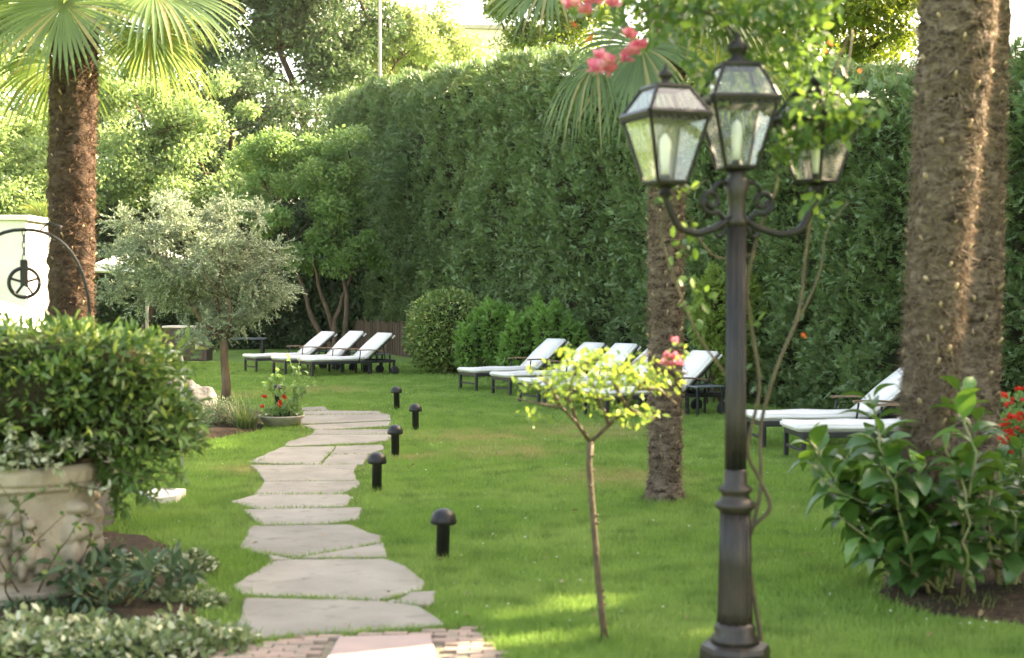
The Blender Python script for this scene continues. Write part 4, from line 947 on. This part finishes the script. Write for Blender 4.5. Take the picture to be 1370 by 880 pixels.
# ------------------------------------------------------------------ loungers and side tables
def lounger():
    t = thing('sun_lounger', '', 'sun lounger', (0, 0, 0)); W = .66; t.scale = (1, 1, .95)
    mb = MB()
    for s in (-1, 1): mb.box((.96, s * (W / 2 - .02), .295), (1.86, .04, .06), .005)
    mb.box((.05, 0, .295), (.04, W - .08, .06), .004); mb.box((1.22, 0, .29), (.04, W - .08, .05), .004); mb.box((1.87, 0, .295), (.04, W - .08, .06), .004)
    mb.box((.05, 0, .13), (.025, W - .1, .03), .004); mb.build('frame', M['frame_metal'], t)
    for x, y in ((.05, 1), (.05, -1), (1.30, 1), (1.30, -1)):
        mb = MB(); mb.box((x, y * (W / 2 - .022), .132), (.045, .045, .264), .004); mb.build('leg', M['frame_metal'], t)
    for s in (-1, 1):
        mb = MB(); mb.box((1.86, s * (W / 2 - .02), .20), (.045, .03, .14), .004); mb.build('wheel_fork', M['frame_metal'], t)
        mb = MB(); V = []
        R_ = Matrix.Rotation(math.pi / 2, 3, 'X'); m2 = MB(); m2.lathe([(.02, -.02), (.085, -.02), (.095, -.012), (.095, .012), (.085, .02), (.02, .02)], 24)
        mb.add([R_ @ Vector(v) + Vector((1.86, s * (W / 2 + .01), .095)) for v in m2.v], m2.f); mb.build('wheel', M['wheel'], t, True)
    def pad(name, x0, x1, z, th, ang, org):
        L = x1 - x0; mb = MB(); bm = bmesh.new(); bmesh.ops.create_cube(bm, size=1)
        for v in bm.verts: v.co = Vector((v.co.x * L, v.co.y * (W - .02), v.co.z * th))
        bmesh.ops.subdivide_edges(bm, edges=[e for e in bm.edges if abs((e.verts[0].co - e.verts[1].co).x) > .2], cuts=8, use_grid_fill=True)
        bmesh.ops.bevel(bm, geom=[e for e in bm.edges if len(e.link_faces) == 2 and e.calc_face_angle(0) > 1], offset=.022, segments=3, affect='EDGES')
        R_ = Matrix.Rotation(-ang, 3, 'Y'); rr = np.random.default_rng(3)
        bm.verts.index_update(); vs_ = []
        for v in bm.verts:
            q = v.co.copy(); q.z += .006 * math.sin(q.x * 9 + q.y * 4) * (q.z > 0); q = R_ @ (q + Vector((L / 2, 0, th / 2))) + Vector(org); vs_.append(q)
        mb.add(vs_, [[v.index for v in f.verts] for f in bm.faces]); bm.free(); mb.build(name, M['cushion'], t, True)
    pad('seat_cushion', 0, 1.24, .33, .075, 0, (-.02, 0, .328))
    a = math.radians(42); pad('back_cushion', 0, .80, .33, .075, a, (1.245, 0, .335))
    mb = MB(); c, s = math.cos(a), math.sin(a); R_ = Matrix.Rotation(-a, 3, 'Y')
    mb.box((1.245 + .40 * c + .02 * s, 0, .335 + .40 * s - .02 * c), (.82, W - .06, .03), .004, R_)
    for y in (-.2, .2): mb.tube([(1.245 + .55 * c, y, .32 + .55 * s), (1.72, y, .31)], .012, 6)
    mb.build('backrest_frame', M['frame_metal'], t)
    mb = MB(); mb.box((1.245 + .775 * c + .035 * s, 0, .335 + .775 * s - .035 * c), (.09, W - .05, .035), .004, R_); mb.build('headrest_flap', M['cushion'], t)
    for y in (-1, 1):
        mb = MB(); V = []
        for i in range(9):
            f = i / 8; mb_x = 1.02 + .56 * f; V.append((mb_x, y * (W / 2 + .03), .545 + .012 * math.sin(f * 3) - .03 * f * f))
        m2 = MB()
        for i in range(8): pass
        pts = V; Vb = []
        for (x_, y_, z_) in pts: Vb += [(x_, y_ - .03, z_ - .011), (x_, y_ + .03, z_ - .011), (x_, y_ + .03, z_ + .011), (x_, y_ - .03, z_ + .011)]
        Fb = [(i * 4 + k, i * 4 + (k + 1) % 4, (i + 1) * 4 + (k + 1) % 4, (i + 1) * 4 + k) for i in range(8) for k in range(4)] + [(3, 2, 1, 0), (32, 33, 34, 35)]
        mb.add(Vb, Fb); ar = mb.build('armrest', M['teak'], t)
        MB().tube([(1.05, y * (W / 2 + .02), .265), (1.08, y * (W / 2 + .03), .53)], .012, 8).build('support', M['frame_metal'], ar, True); MB().tube([(1.45, y * (W / 2 + .02), .30), (1.47, y * (W / 2 + .03), .53)], .012, 8).build('support', M['frame_metal'], ar, True)
    return t
LO = [((343, 499), 32, 'white sun lounger farthest left in the group of three by the far hedge', 0), ((382, 502.5), 32, 'middle white sun lounger of the group of three behind the planter sapling', 0), ((418, 505), 32, 'white sun lounger of the group of three nearest to the round shrub, with wheels visible', 0),
      ((637.5, 523.4), 28, 'white sun lounger in front of the feathery conifers, leftmost of the row of five', 1), ((683, 531), 28, 'white sun lounger second from left in the row of five', 1), ((721, 542), 27, 'white sun lounger third in the row of five, behind the small rose tree', 1), ((755, 551), 26, 'white sun lounger fourth in the row, its backrest hidden by the middle palm', 1), ((812, 561), 25, 'white sun lounger nearest in the row of five, beside the middle palm and side table', 1),
      ((1022, 602), 6, 'white sun lounger right of the lamp post in front of the hedge', 2), ((1075, 620), 5, 'nearest white sun lounger half hidden behind the hydrangea leaves', 2)]
GR = ['three sun loungers by the far hedge end', 'five sun loungers in a row on the lawn', 'two sun loungers right of the lamp post']
l0 = lounger()
for i, (p, an, lb, gr) in enumerate(LO):
    g = G(*p); a = math.radians(an); q = Vector((.05, -.31)); o = l0 if i == 0 else dup(l0, (0, 0, 0), 0)
    o.location = (g.x - (q.x * math.cos(a) - q.y * math.sin(a)), g.y - (q.x * math.sin(a) + q.y * math.cos(a)), 0); o.rotation_euler = (0, 0, a); o['label'] = lb; o['group'] = GR[gr]
    an2 = (.05, -.02, .02, 0, .04, -.05, .02, -.02, .03, 0)[i]; hp = Vector((1.245, 0, .335))
    for ch in o.children:
        if ch.name.split('.')[0] in ('back_cushion', 'backrest_frame', 'headrest_flap'): ch.matrix_local = Matrix.Translation(hp) @ Matrix.Rotation(an2, 4, 'Y') @ Matrix.Translation(-hp)
def side_table():
    t = thing('side_table', '', 'side table', (0, 0, 0), 0, 'dark metal side tables between the loungers')
    mb = MB(); mb.box((0, 0, .41), (.45, .45, .02), .004); mb.build('table_top', M['table_top'], t)
    for x in (-1, 1):
        for y in (-1, 1): mb = MB(); mb.box((x * .205, y * .205, .199), (.028, .028, .398), .003); mb.build('leg', M['frame_metal'], t)
    return t
t0 = side_table()
for i, (p, lb) in enumerate((((504, 500), 'dark side table right beside the wheeled lounger of the left group'), ((467, 497), 'dark side table between the middle and right loungers of the left group'), ((428, 494.5), 'dark side table between the two leftmost loungers'), ((938, 556), 'dark side table under the last backrest of the row between palm and lamp post'))):
    o = t0 if i == 0 else dup(t0, (0, 0, 0), 0); o.location = G(*p); o.rotation_euler = (0, 0, math.radians(28)); o['label'] = lb

# ------------------------------------------------------------------ lamp post
LP = G(983, 905); YP = LP.y; zy = lambda y: at(985, y, YP).z
def lamp_post():
    t = thing('lamp_post', 'three-lantern cast iron lamp post with a fluted column in the foreground', 'lamp post', LP)
    z1, z2, z3, z4 = zy(862), zy(832), zy(682), zy(650)
    mb = MB(); mb.lathe([(.155, 0), (.155, z1 - .02), (.148, z1), (.11, z1 + .012)], 8); mb.build('plinth', M['post_iron'], t)
    fl = lambda a, z: 1 - .12 * abs(math.sin(a * 6)) ** .7
    mb = MB(); mb.lathe([(.108, z1 + .01), (.105, z1 + .035), (.088, z1 + .05), (.092, z1 + .075), (.078, z2)], 28); mb.build('base_moulding', M['post_iron'], t, True)
    mb = MB(); mb.lathe([(.081, z2 - .01), (.078, z2 + .05), (.073, (z2 + z3) / 2), (.068, z3)], 96, fn=fl); mb.build('lower_column', M['post_iron'], t, True)
    mb = MB(); mb.lathe([(.066, z3 - .01), (.074, z3), (.090, z3 + .015), (.092, z3 + .03), (.070, z3 + .045), (.060, z3 + .06), (.062, z3 + .075), (.075, z3 + .085), (.072, z3 + .10), (.052, z3 + .115), (.050, z3 + .17), (.047, z3 + .18)], 32); mb.build('collar', M['post_iron'], t, True)
    zt = zy(300); mb = MB(); mb.lathe([(.048, z3 + .17), (.047, z3 + .4), (.043, zt)], 96, fn=lambda a, z: 1 - .15 * abs(math.sin(a * 6)) ** .7); mb.build('column', M['post_iron'], t, True)
    zb = zy(226); mb = MB(); mb.lathe([(.040, zt - .01), (.05, zt + .01), (.042, zt + .03), (.038, zt + .06), (.04, zt + .12), (.06, zb - .06), (.035, zb - .03), (.05, zb)], 24); mb.build('neck', M['post_iron'], t, True)
    def lantern(org, rz, sc=1.0, rh=.15, fs=1.0):
        f = MB(); g = MB(); b, w, h, rw = .068 * sc, .142 * sc, .295 * sc, .078 * sc
        Mx = Matrix.Rotation(rz, 3, 'Z'); P = lambda x, y, z: Mx @ Vector((x, y, z)) + org
        sg = ((-1, -1), (1, -1), (1, 1), (-1, 1))
        for i in range(4):
            a, c = sg[i], sg[(i + 1) % 4]
            f.tube([P(a[0] * b, a[1] * b, 0), P(a[0] * w, a[1] * w, h)], .009 * sc, 6)
            f.tube([P(a[0] * b, a[1] * b, .005), P(c[0] * b, c[1] * b, .005)], .010 * sc, 6); f.tube([P(a[0] * w, a[1] * w, h), P(c[0] * w, c[1] * w, h)], .019 * sc, 6)
            g.add([P(a[0] * b, a[1] * b, 0), P(c[0] * b, c[1] * b, 0), P(c[0] * w, c[1] * w, h), P(a[0] * w, a[1] * w, h)], [(0, 1, 2, 3)])
            f.tube([P(a[0] * w, a[1] * w, h + .01), P(a[0] * rw, a[1] * rw, h + rh)], .009 * sc, 6); f.tube([P(a[0] * rw, a[1] * rw, h + rh), P(c[0] * rw, c[1] * rw, h + rh)], .010 * sc, 6)
            g.add([P(a[0] * w * .98, a[1] * w * .98, h + .016), P(c[0] * w * .98, c[1] * w * .98, h + .016), P(c[0] * rw, c[1] * rw, h + rh), P(a[0] * rw, a[1] * rw, h + rh)], [(0, 1, 2, 3)])
            for k in range(9):                                   # beaded gallery under the roof
                q = (k + .5) / 9; x = a[0] + (c[0] - a[0]) * q; y = a[1] + (c[1] - a[1]) * q; f.box(P(x * (w + .006), y * (w + .006), h - .013), (.014 * sc, .014 * sc, .028 * sc), .003, Mx)
        lan = f.build('lantern', M['iron'], t); g.build('glass', M['glass'], lan)
        r_ = MB(); r_.box(P(0, 0, h + rh + .006), (rw * 2.1, rw * 2.1, .014), .003, Mx); r_.lathe([(r0 * fs * .95, z0 * fs) for r0, z0 in ((.055, 0), (.06, .012), (.03, .03), (.028, .04), (.046, .06), (.05, .075), (.04, .092), (.018, .105), (.012, .115), (.016, .123), (.003, .145))], 16, P(0, 0, h + rh + .01)); r_.build('finial', M['iron'], lan, True)
        q = MB(); q.lathe([(.016, 0.0), (.018, .05), (.022, .08), (.025, .12), (.022, .155), (.010, .175), (.002, .18)], 16, P(0, 0, .035)); q.build('bulb', M['bulb'], lan, True)
        q = MB(); q.lathe([(.02, -.06), (.03, -.04), (.022, -.02), (b * .95, -.004), (b * .9, .004), (.03, .012), (.02, .04)], 12, P(0, 0, 0)); q.build('holder', M['iron'], lan)
    lc = Vector((0, 0, zb)); lantern(lc, .12)
    pl = at(890, 246, YP - .12) - LP; pr = at(1092, 244, YP + .10) - LP
    lantern(pl, .36, .98, .118, .68); lantern(pr, .75, .93, .115, .68)
    za = zy(279)
    for p in (pl, pr):                                           # scrolled arms
        d = Vector((p.x, p.y, 0)); L = d.length; d.normalize(); mb = MB(); Q = lambda x, z: d * x + Vector((0, 0, z))
        zl = p.z - .05
        pts = [Q(.04, za - .045), Q(.10, za - .085), Q(L * .55, za - .115), Q(L * .82, za - .09), Q(L * .97, zl - .03), Q(L, zl)]
        c = [];
        for i in range(len(pts) - 1):
            for k in range(4): c.append(pts[i].lerp(pts[i + 1], k / 4))
        c.append(pts[-1]); c2 = [c[0]] + [(c[i - 1] + c[i] * 2 + c[i + 1]) / 4 for i in range(1, len(c) - 1)] + [c[-1]]
        mb.tube(c2, .016, 8)
        sp = []
        for k in range(26):
            a = -2.2 + k * .36; r = .055 * (1 - k / 34); sp.append(Q(.125 + r * math.cos(a), za + .03 + r * math.sin(a)))
        mb.tube([Q(.05, za - .06)] + sp, .012, 7); mb.tube([Q(.035, za + .09), Q(.07, za + .12), Q(.105, za + .10), Q(.115, za + .05)], .010, 7)
        sp = [Q(.09 + .032 * (1 - k / 26) * math.cos(1.5 + k * .4), za - .10 + .032 * (1 - k / 26) * math.sin(1.5 + k * .4)) for k in range(20)]; mb.tube(sp, .008, 7)
        mb.lathe([(.012, 0), (.024, .012), (.02, .03), (.03, .045)], 12, Q(L, zl - .01)); mb.build('arm', M['iron'], t, True)
lamp_post()

# ------------------------------------------------------------------ climbing rose on the lamp post
def climbing_rose():
    b = G(1022, 900); b.y = YP + .12; t = thing('climbing_rose', 'climbing rose with pink blooms wound around the lamp post and over its lanterns', 'climbing rose', (b.x, b.y, 0)); rng = np.random.default_rng(17); B = Vector((b.x, b.y, 0))
    mb = MB(); pts_all = []
    def stem(ps, r0=.010, r1=.006):
        P = [at(x, y, YP + d) - B for x, y, d in ps]; c = []
        for i in range(len(P) - 1):
            p0, p1, p2, p3 = P[max(0, i - 1)], P[i], P[i + 1], P[min(len(P) - 1, i + 2)]
            for k in range(5):
                s = k / 5; c.append(.5 * ((2 * p1) + (p2 - p0) * s + (2 * p0 - 5 * p1 + 4 * p2 - p3) * s * s + (3 * p1 - p0 - 3 * p2 + p3) * s ** 3))
        c.append(P[-1]); n = len(c); mb.tube(c, [r0 + (r1 - r0) * i / (n - 1) for i in range(n)], 7); pts_all.extend(c); return c
    stem([(1024, 915, .1), (1016, 840, .12), (1004, 770, .12), (1000, 715, .1), (1030, 680, .1), (1016, 640, .12), (1000, 600, .1), (1016, 520, .12), (1006, 440, .14), (1000, 380, .1), (1015, 310, .08), (1040, 240, .1), (1030, 150, .1)], .012)
    stem([(1004, 715, .12), (1018, 650, .12), (1018, 570, .14), (1040, 490, .14), (1068, 420, .16), (1078, 340, .16), (1085, 270, .14), (1080, 180, .1), (1110, 110, .1)], .010)
    stem([(1062, 440, .16), (1095, 370, .18), (1106, 310, .2), (1135, 270, .2)], .006, .003)
    stem([(1000, 590, .1), (975, 510, .12), (935, 450, .1), (905, 380, .05), (885, 310, 0), (905, 270, -.05), (945, 240, .0)], .006, .004)
    stem([(1010, 340, .1), (960, 345, .1), (930, 310, .05), (925, 290, 0)], .005, .003)
    stem([(1030, 150, .1), (980, 40, .1), (900, 5, .08), (840, 30, .05), (800, 80, .0)], .006, .004); stem([(1000, 90, .1), (920, -30, .1), (830, -10, .1), (775, 10, .05)], .006, .004)
    stem([(1110, 110, .1), (1140, 40, .1), (1130, 110, 0)], .005, .003); stem([(1080, 180, .1), (1130, 160, .1), (1180, 155, .1)], .005, .003)
    mb.build('stems', M['stem'], t, True)
    P, A, = [], []
    for (x, y, rx, ry, n, dd) in ((1000, 10, 110, 45, 500, .25), (900, 20, 80, 50, 260, .25), (1060, 70, 70, 60, 330, .22), (1100, 150, 55, 50, 260, .2), (960, 100, 60, 60, 170, .2), (1050, 200, 35, 40, 90, .15), (1150, 150, 35, 30, 50, .15), (1105, 165, 45, 28, 120, .12), (1060, 190, 25, 30, 40, .1), (860, -10, 90, 30, 180, .2), (920, 340, 25, 50, 26, .08), (940, 410, 20, 40, 14, .06), (900, 260, 35, 15, 26, .1), (1090, 270, 30, 30, 24, .1), (1010, 470, 10, 60, 8, .05), (800, 20, 40, 30, 40, .1), (1080, 0, 60, 40, 200, .2)):
        for k in range(int(n * .72)):
            u = ball(rng, 1, 2.4)[0]; q = at(x + u[0] * rx, y + u[1] * ry, YP + (.12 if x < 1050 or y < 120 else -.02) + u[2] * dd) - B; P.append(tuple(q)); A.append(rng.normal(size=3) + (0, -.2, -.3))
    P = np.array(P); n = len(P)
    leaves('foliage', M['vine_leaf'], t, P, np.array(A), rng.normal(size=(n, 3)) * .8 + (0, -.3, .7), .042 + .03 * rng.random(n), LEAF_MID)
    P, A = [], []
    for (x, y, n) in ((1128, 65, 3), (1138, 92, 2), (858, 237, 3), (1075, 435, 1), (780, 45, 2)):
        for k in range(n): q = at(x + rng.normal() * 8, y + rng.normal() * 8, YP + .05 + rng.normal() * .05) - B; P.append(tuple(q)); A.append(rng.normal(size=3))
    n = len(P); leaves('young_leaves', M['amber_leaf'], t, np.array(P), np.array(A), rng.normal(size=(n, 3)) + (0, -.5, .5), .035 + .02 * rng.random(n), LEAF_MID)
    for (x, y) in ((765, 8), (782, 18), (795, 4), (820, 8), (772, -4), (803, 78), (815, 85), (798, 95), (812, 96), (842, 50), (855, 62), (838, 82), (848, 72)):
        q = at(x, y, YP - .05 + rng.normal() * .04) - B; bloom(t, tuple(q), .034 + .012 * rng.random(), 'pink', rng, 20)
climbing_rose()

# ------------------------------------------------------------------ small standard rose tree
def rose_tree():
    b = G(811, 863); Y = b.y; t = thing('rose_tree', 'small standard rose tree with a thin stem and flat leafy crown on the lawn', 'rose tree', b); rng = np.random.default_rng(19)
    mb = MB(); A_ = lambda x, y, d=0: at(x, y, Y + d) - b
    mb.tube([(0, 0, -.02)] + [A_(x, y) for x, y in ((805, 820), (800, 770), (796, 720), (791, 660), (788, 620), (790, 590))], [.019, .017, .016, .015, .015, .015, .017], 9)
    for i in range(26):
        y = 600 + i * 10; x = 790 + max(0, (y - 640)) * .09; a = rng.random() * 6.28; q = A_(x, y); mb.tube([q + Vector((math.cos(a) * .012, math.sin(a) * .012, 0)), q + Vector((math.cos(a) * .022, math.sin(a) * .022, .008))], [.007, .004], 5)
    tips = []
    for ps in ([(790, 592), (772, 566), (752, 545), (722, 540), (690, 532)], [(790, 592), (815, 568), (838, 545), (850, 520), (890, 492), (920, 500)], [(772, 566), (760, 530), (770, 490), (800, 480)], [(838, 545), (820, 510), (840, 490), (870, 470)], [(752, 545), (735, 515), (715, 500)], [(850, 520), (880, 520), (905, 540)], [(815, 568), (800, 530), (790, 505)], [(838, 545), (860, 555), (875, 560)]):
        d = rng.normal(size=len(ps)) * .08; d[0] = 0; P = [A_(x, y, dd) for (x, y), dd in zip(ps, np.cumsum(d) * .8)]; mb.tube(P, [.011 - .0075 * i / (len(P) - 1) for i in range(len(P))], 7); tips += [P[i].lerp(P[i + 1], k / 5) for i in range(1, len(P) - 1) for k in range(5)]
    mb.build('trunk', M['rose_stem'], t, True)
    P, A = [], []
    for (x, y, rx, ry, n) in ((800, 495, 75, 28, 230), (745, 505, 50, 28, 100), (850, 500, 50, 30, 110), (715, 555, 30, 16, 26), (850, 550, 42, 22, 80), (790, 530, 60, 22, 90), (890, 505, 28, 22, 40), (700, 510, 25, 20, 22), (905, 475, 16, 20, 20), (780, 475, 40, 14, 90), (830, 505, 60, 22, 130), (760, 515, 45, 20, 70)):
        for k in range(n):
            u = ball(rng, 1, 2.6)[0]; q = A_(x + u[0] * rx, y + u[1] * ry, u[2] * .30); P.append(tuple(q)); A.append(rng.normal(size=3) * .8 + (u[0] * .5, u[2] * .5, -.25))
    n = len(P); leaves('crown', M['rose_leaf'], t, np.array(P), np.array(A), rng.normal(size=(n, 3)) * .6 + (0, 0, .8), .026 + .02 * rng.random(n), LEAF_MID)
    for x, y in ((903, 458), (892, 478), (903, 480), (897, 490), (908, 488), (888, 487)): bloom(t, tuple(A_(x, y, -.05)), .026, 'pink', rng, 18)
rose_tree()

# ------------------------------------------------------------------ hydrangeas and red flowers at the right
def hydrangea(label, base, tips, seed, leaf=.185):
    rng = np.random.default_rng(seed); base = Vector(base); t = thing('hydrangea', label, 'shrub', base, 0, 'big-leaved hydrangeas at the right'); mb = MB(); P, A, S = [], [], []
    for tp in tips:
        e = Vector(tp) - base; pts = limb(mb, (rng.normal() * .07, rng.normal() * .06, -.02), e, .011, .006, rng, .10, 12, 6); L = e.length; nn = max(3, int(L / .085)); ph = rng.random() * 3.14
        for i in range(nn):
            f = .40 + .58 * i / (nn - 1); j = min(int(f * 11), 10); q = pts[j].lerp(pts[j + 1], f * 11 - j); ax = np.array((pts[j + 1] - pts[j]).normalized()); a = ph + i * 1.571
            s0 = norm(np.cross(ax, [.3, .2, 1])); s1 = np.cross(ax, s0)
            for s in (0, math.pi):
                h = s0 * math.cos(a + s) + s1 * math.sin(a + s); P.append(np.array(q) + h * .02); A.append(h * .9 + ax * (.25 + .5 * (i == nn - 1)) + rng.normal(size=3) * .18 + np.array([0, 0, -.05])); S.append(leaf * (.75 + .45 * rng.random()) * (1 if i < nn - 1 else .75))
    mb.build('stems', M['green_stem'], t, True); n = len(P)
    leaves('foliage', M['hydrangea'], t, np.array(P), np.array(A), np.tile([0., 0, 1], (n, 1)) + rng.normal(size=(n, 3)) * .22, np.array(S), LEAF_BIG, np.array(S) * .85, smooth=True); return t
b = G(1255, 800); Yh = b.y
hydrangea('large hydrangea bush without flowers in front of the thick palm trunk', b, [at(x, y, Yh + d) for x, y, d in ((1287, 520, -.1), (1165, 530, 0), (1085, 590, .1), (1100, 640, -.1), (1120, 690, 0), (1175, 580, -.25), (1225, 580, .2), (1240, 620, -.35), (1200, 680, -.3), (1290, 640, -.4), (1150, 640, .25), (1215, 650, -.2), (1265, 600, -.2), (1170, 720, -.25), (1310, 560, .2), (1130, 610, .2), (1250, 700, -.45), (1185, 620, .1))], 23)
b = G(1350, 792); Yh = b.y
hydrangea('second hydrangea bush cut off by the right edge', b, [at(x, y, Yh + d) for x, y, d in ((1340, 610, -.1), (1372, 600, 0), (1400, 610, .1), (1325, 650, -.2), (1355, 680, -.3), (1390, 690, -.2), (1320, 720, -.25), (1420, 650, 0), (1365, 640, .2))], 24, .17)
b = G(1362, 700); Yr = b.y
t = cloud_shrub('red_flower_bush', 'small bush covered with red flowers at the right edge behind the hydrangea', 'flower', b, [(1362, 580, Yr, .28, .25, .30), (1375, 640, Yr, .28, .25, .3)], 2600, .045, 'fresh_leaf', 26, tmpl=LEAF_MID, stems=7, core=False, shell=.8)
rng = np.random.default_rng(27)
for k in range(34):
    q = at(1350 + rng.normal() * 14, 562 + rng.normal() * 22, Yr - .2 - .1 * rng.random()) - b; bloom(t, tuple(q), .022 + .010 * rng.random(), 'red', rng, 10)
q = at(1367, 664, Yr - .3) - b; bloom(t, tuple(q), .03, 'red', rng, 14)

# ------------------------------------------------------------------ thin haze volume added to imitate lens glare over the far trees
m, nt, out = nodes('haze'); pv = nt.nodes.new('ShaderNodeVolumePrincipled'); pv.inputs['Color'].default_value = (.95, .97, 1, 1)
pv.inputs['Density'].default_value = .00012; pv.inputs['Anisotropy'].default_value = .35; nt.links.new(pv.outputs[0], out.inputs['Volume'])
mb = MB(); mb.box((0, 60, 13), (120, 160, 28)); hz = mb.build('haze', m); tag(hz, kind='stuff')
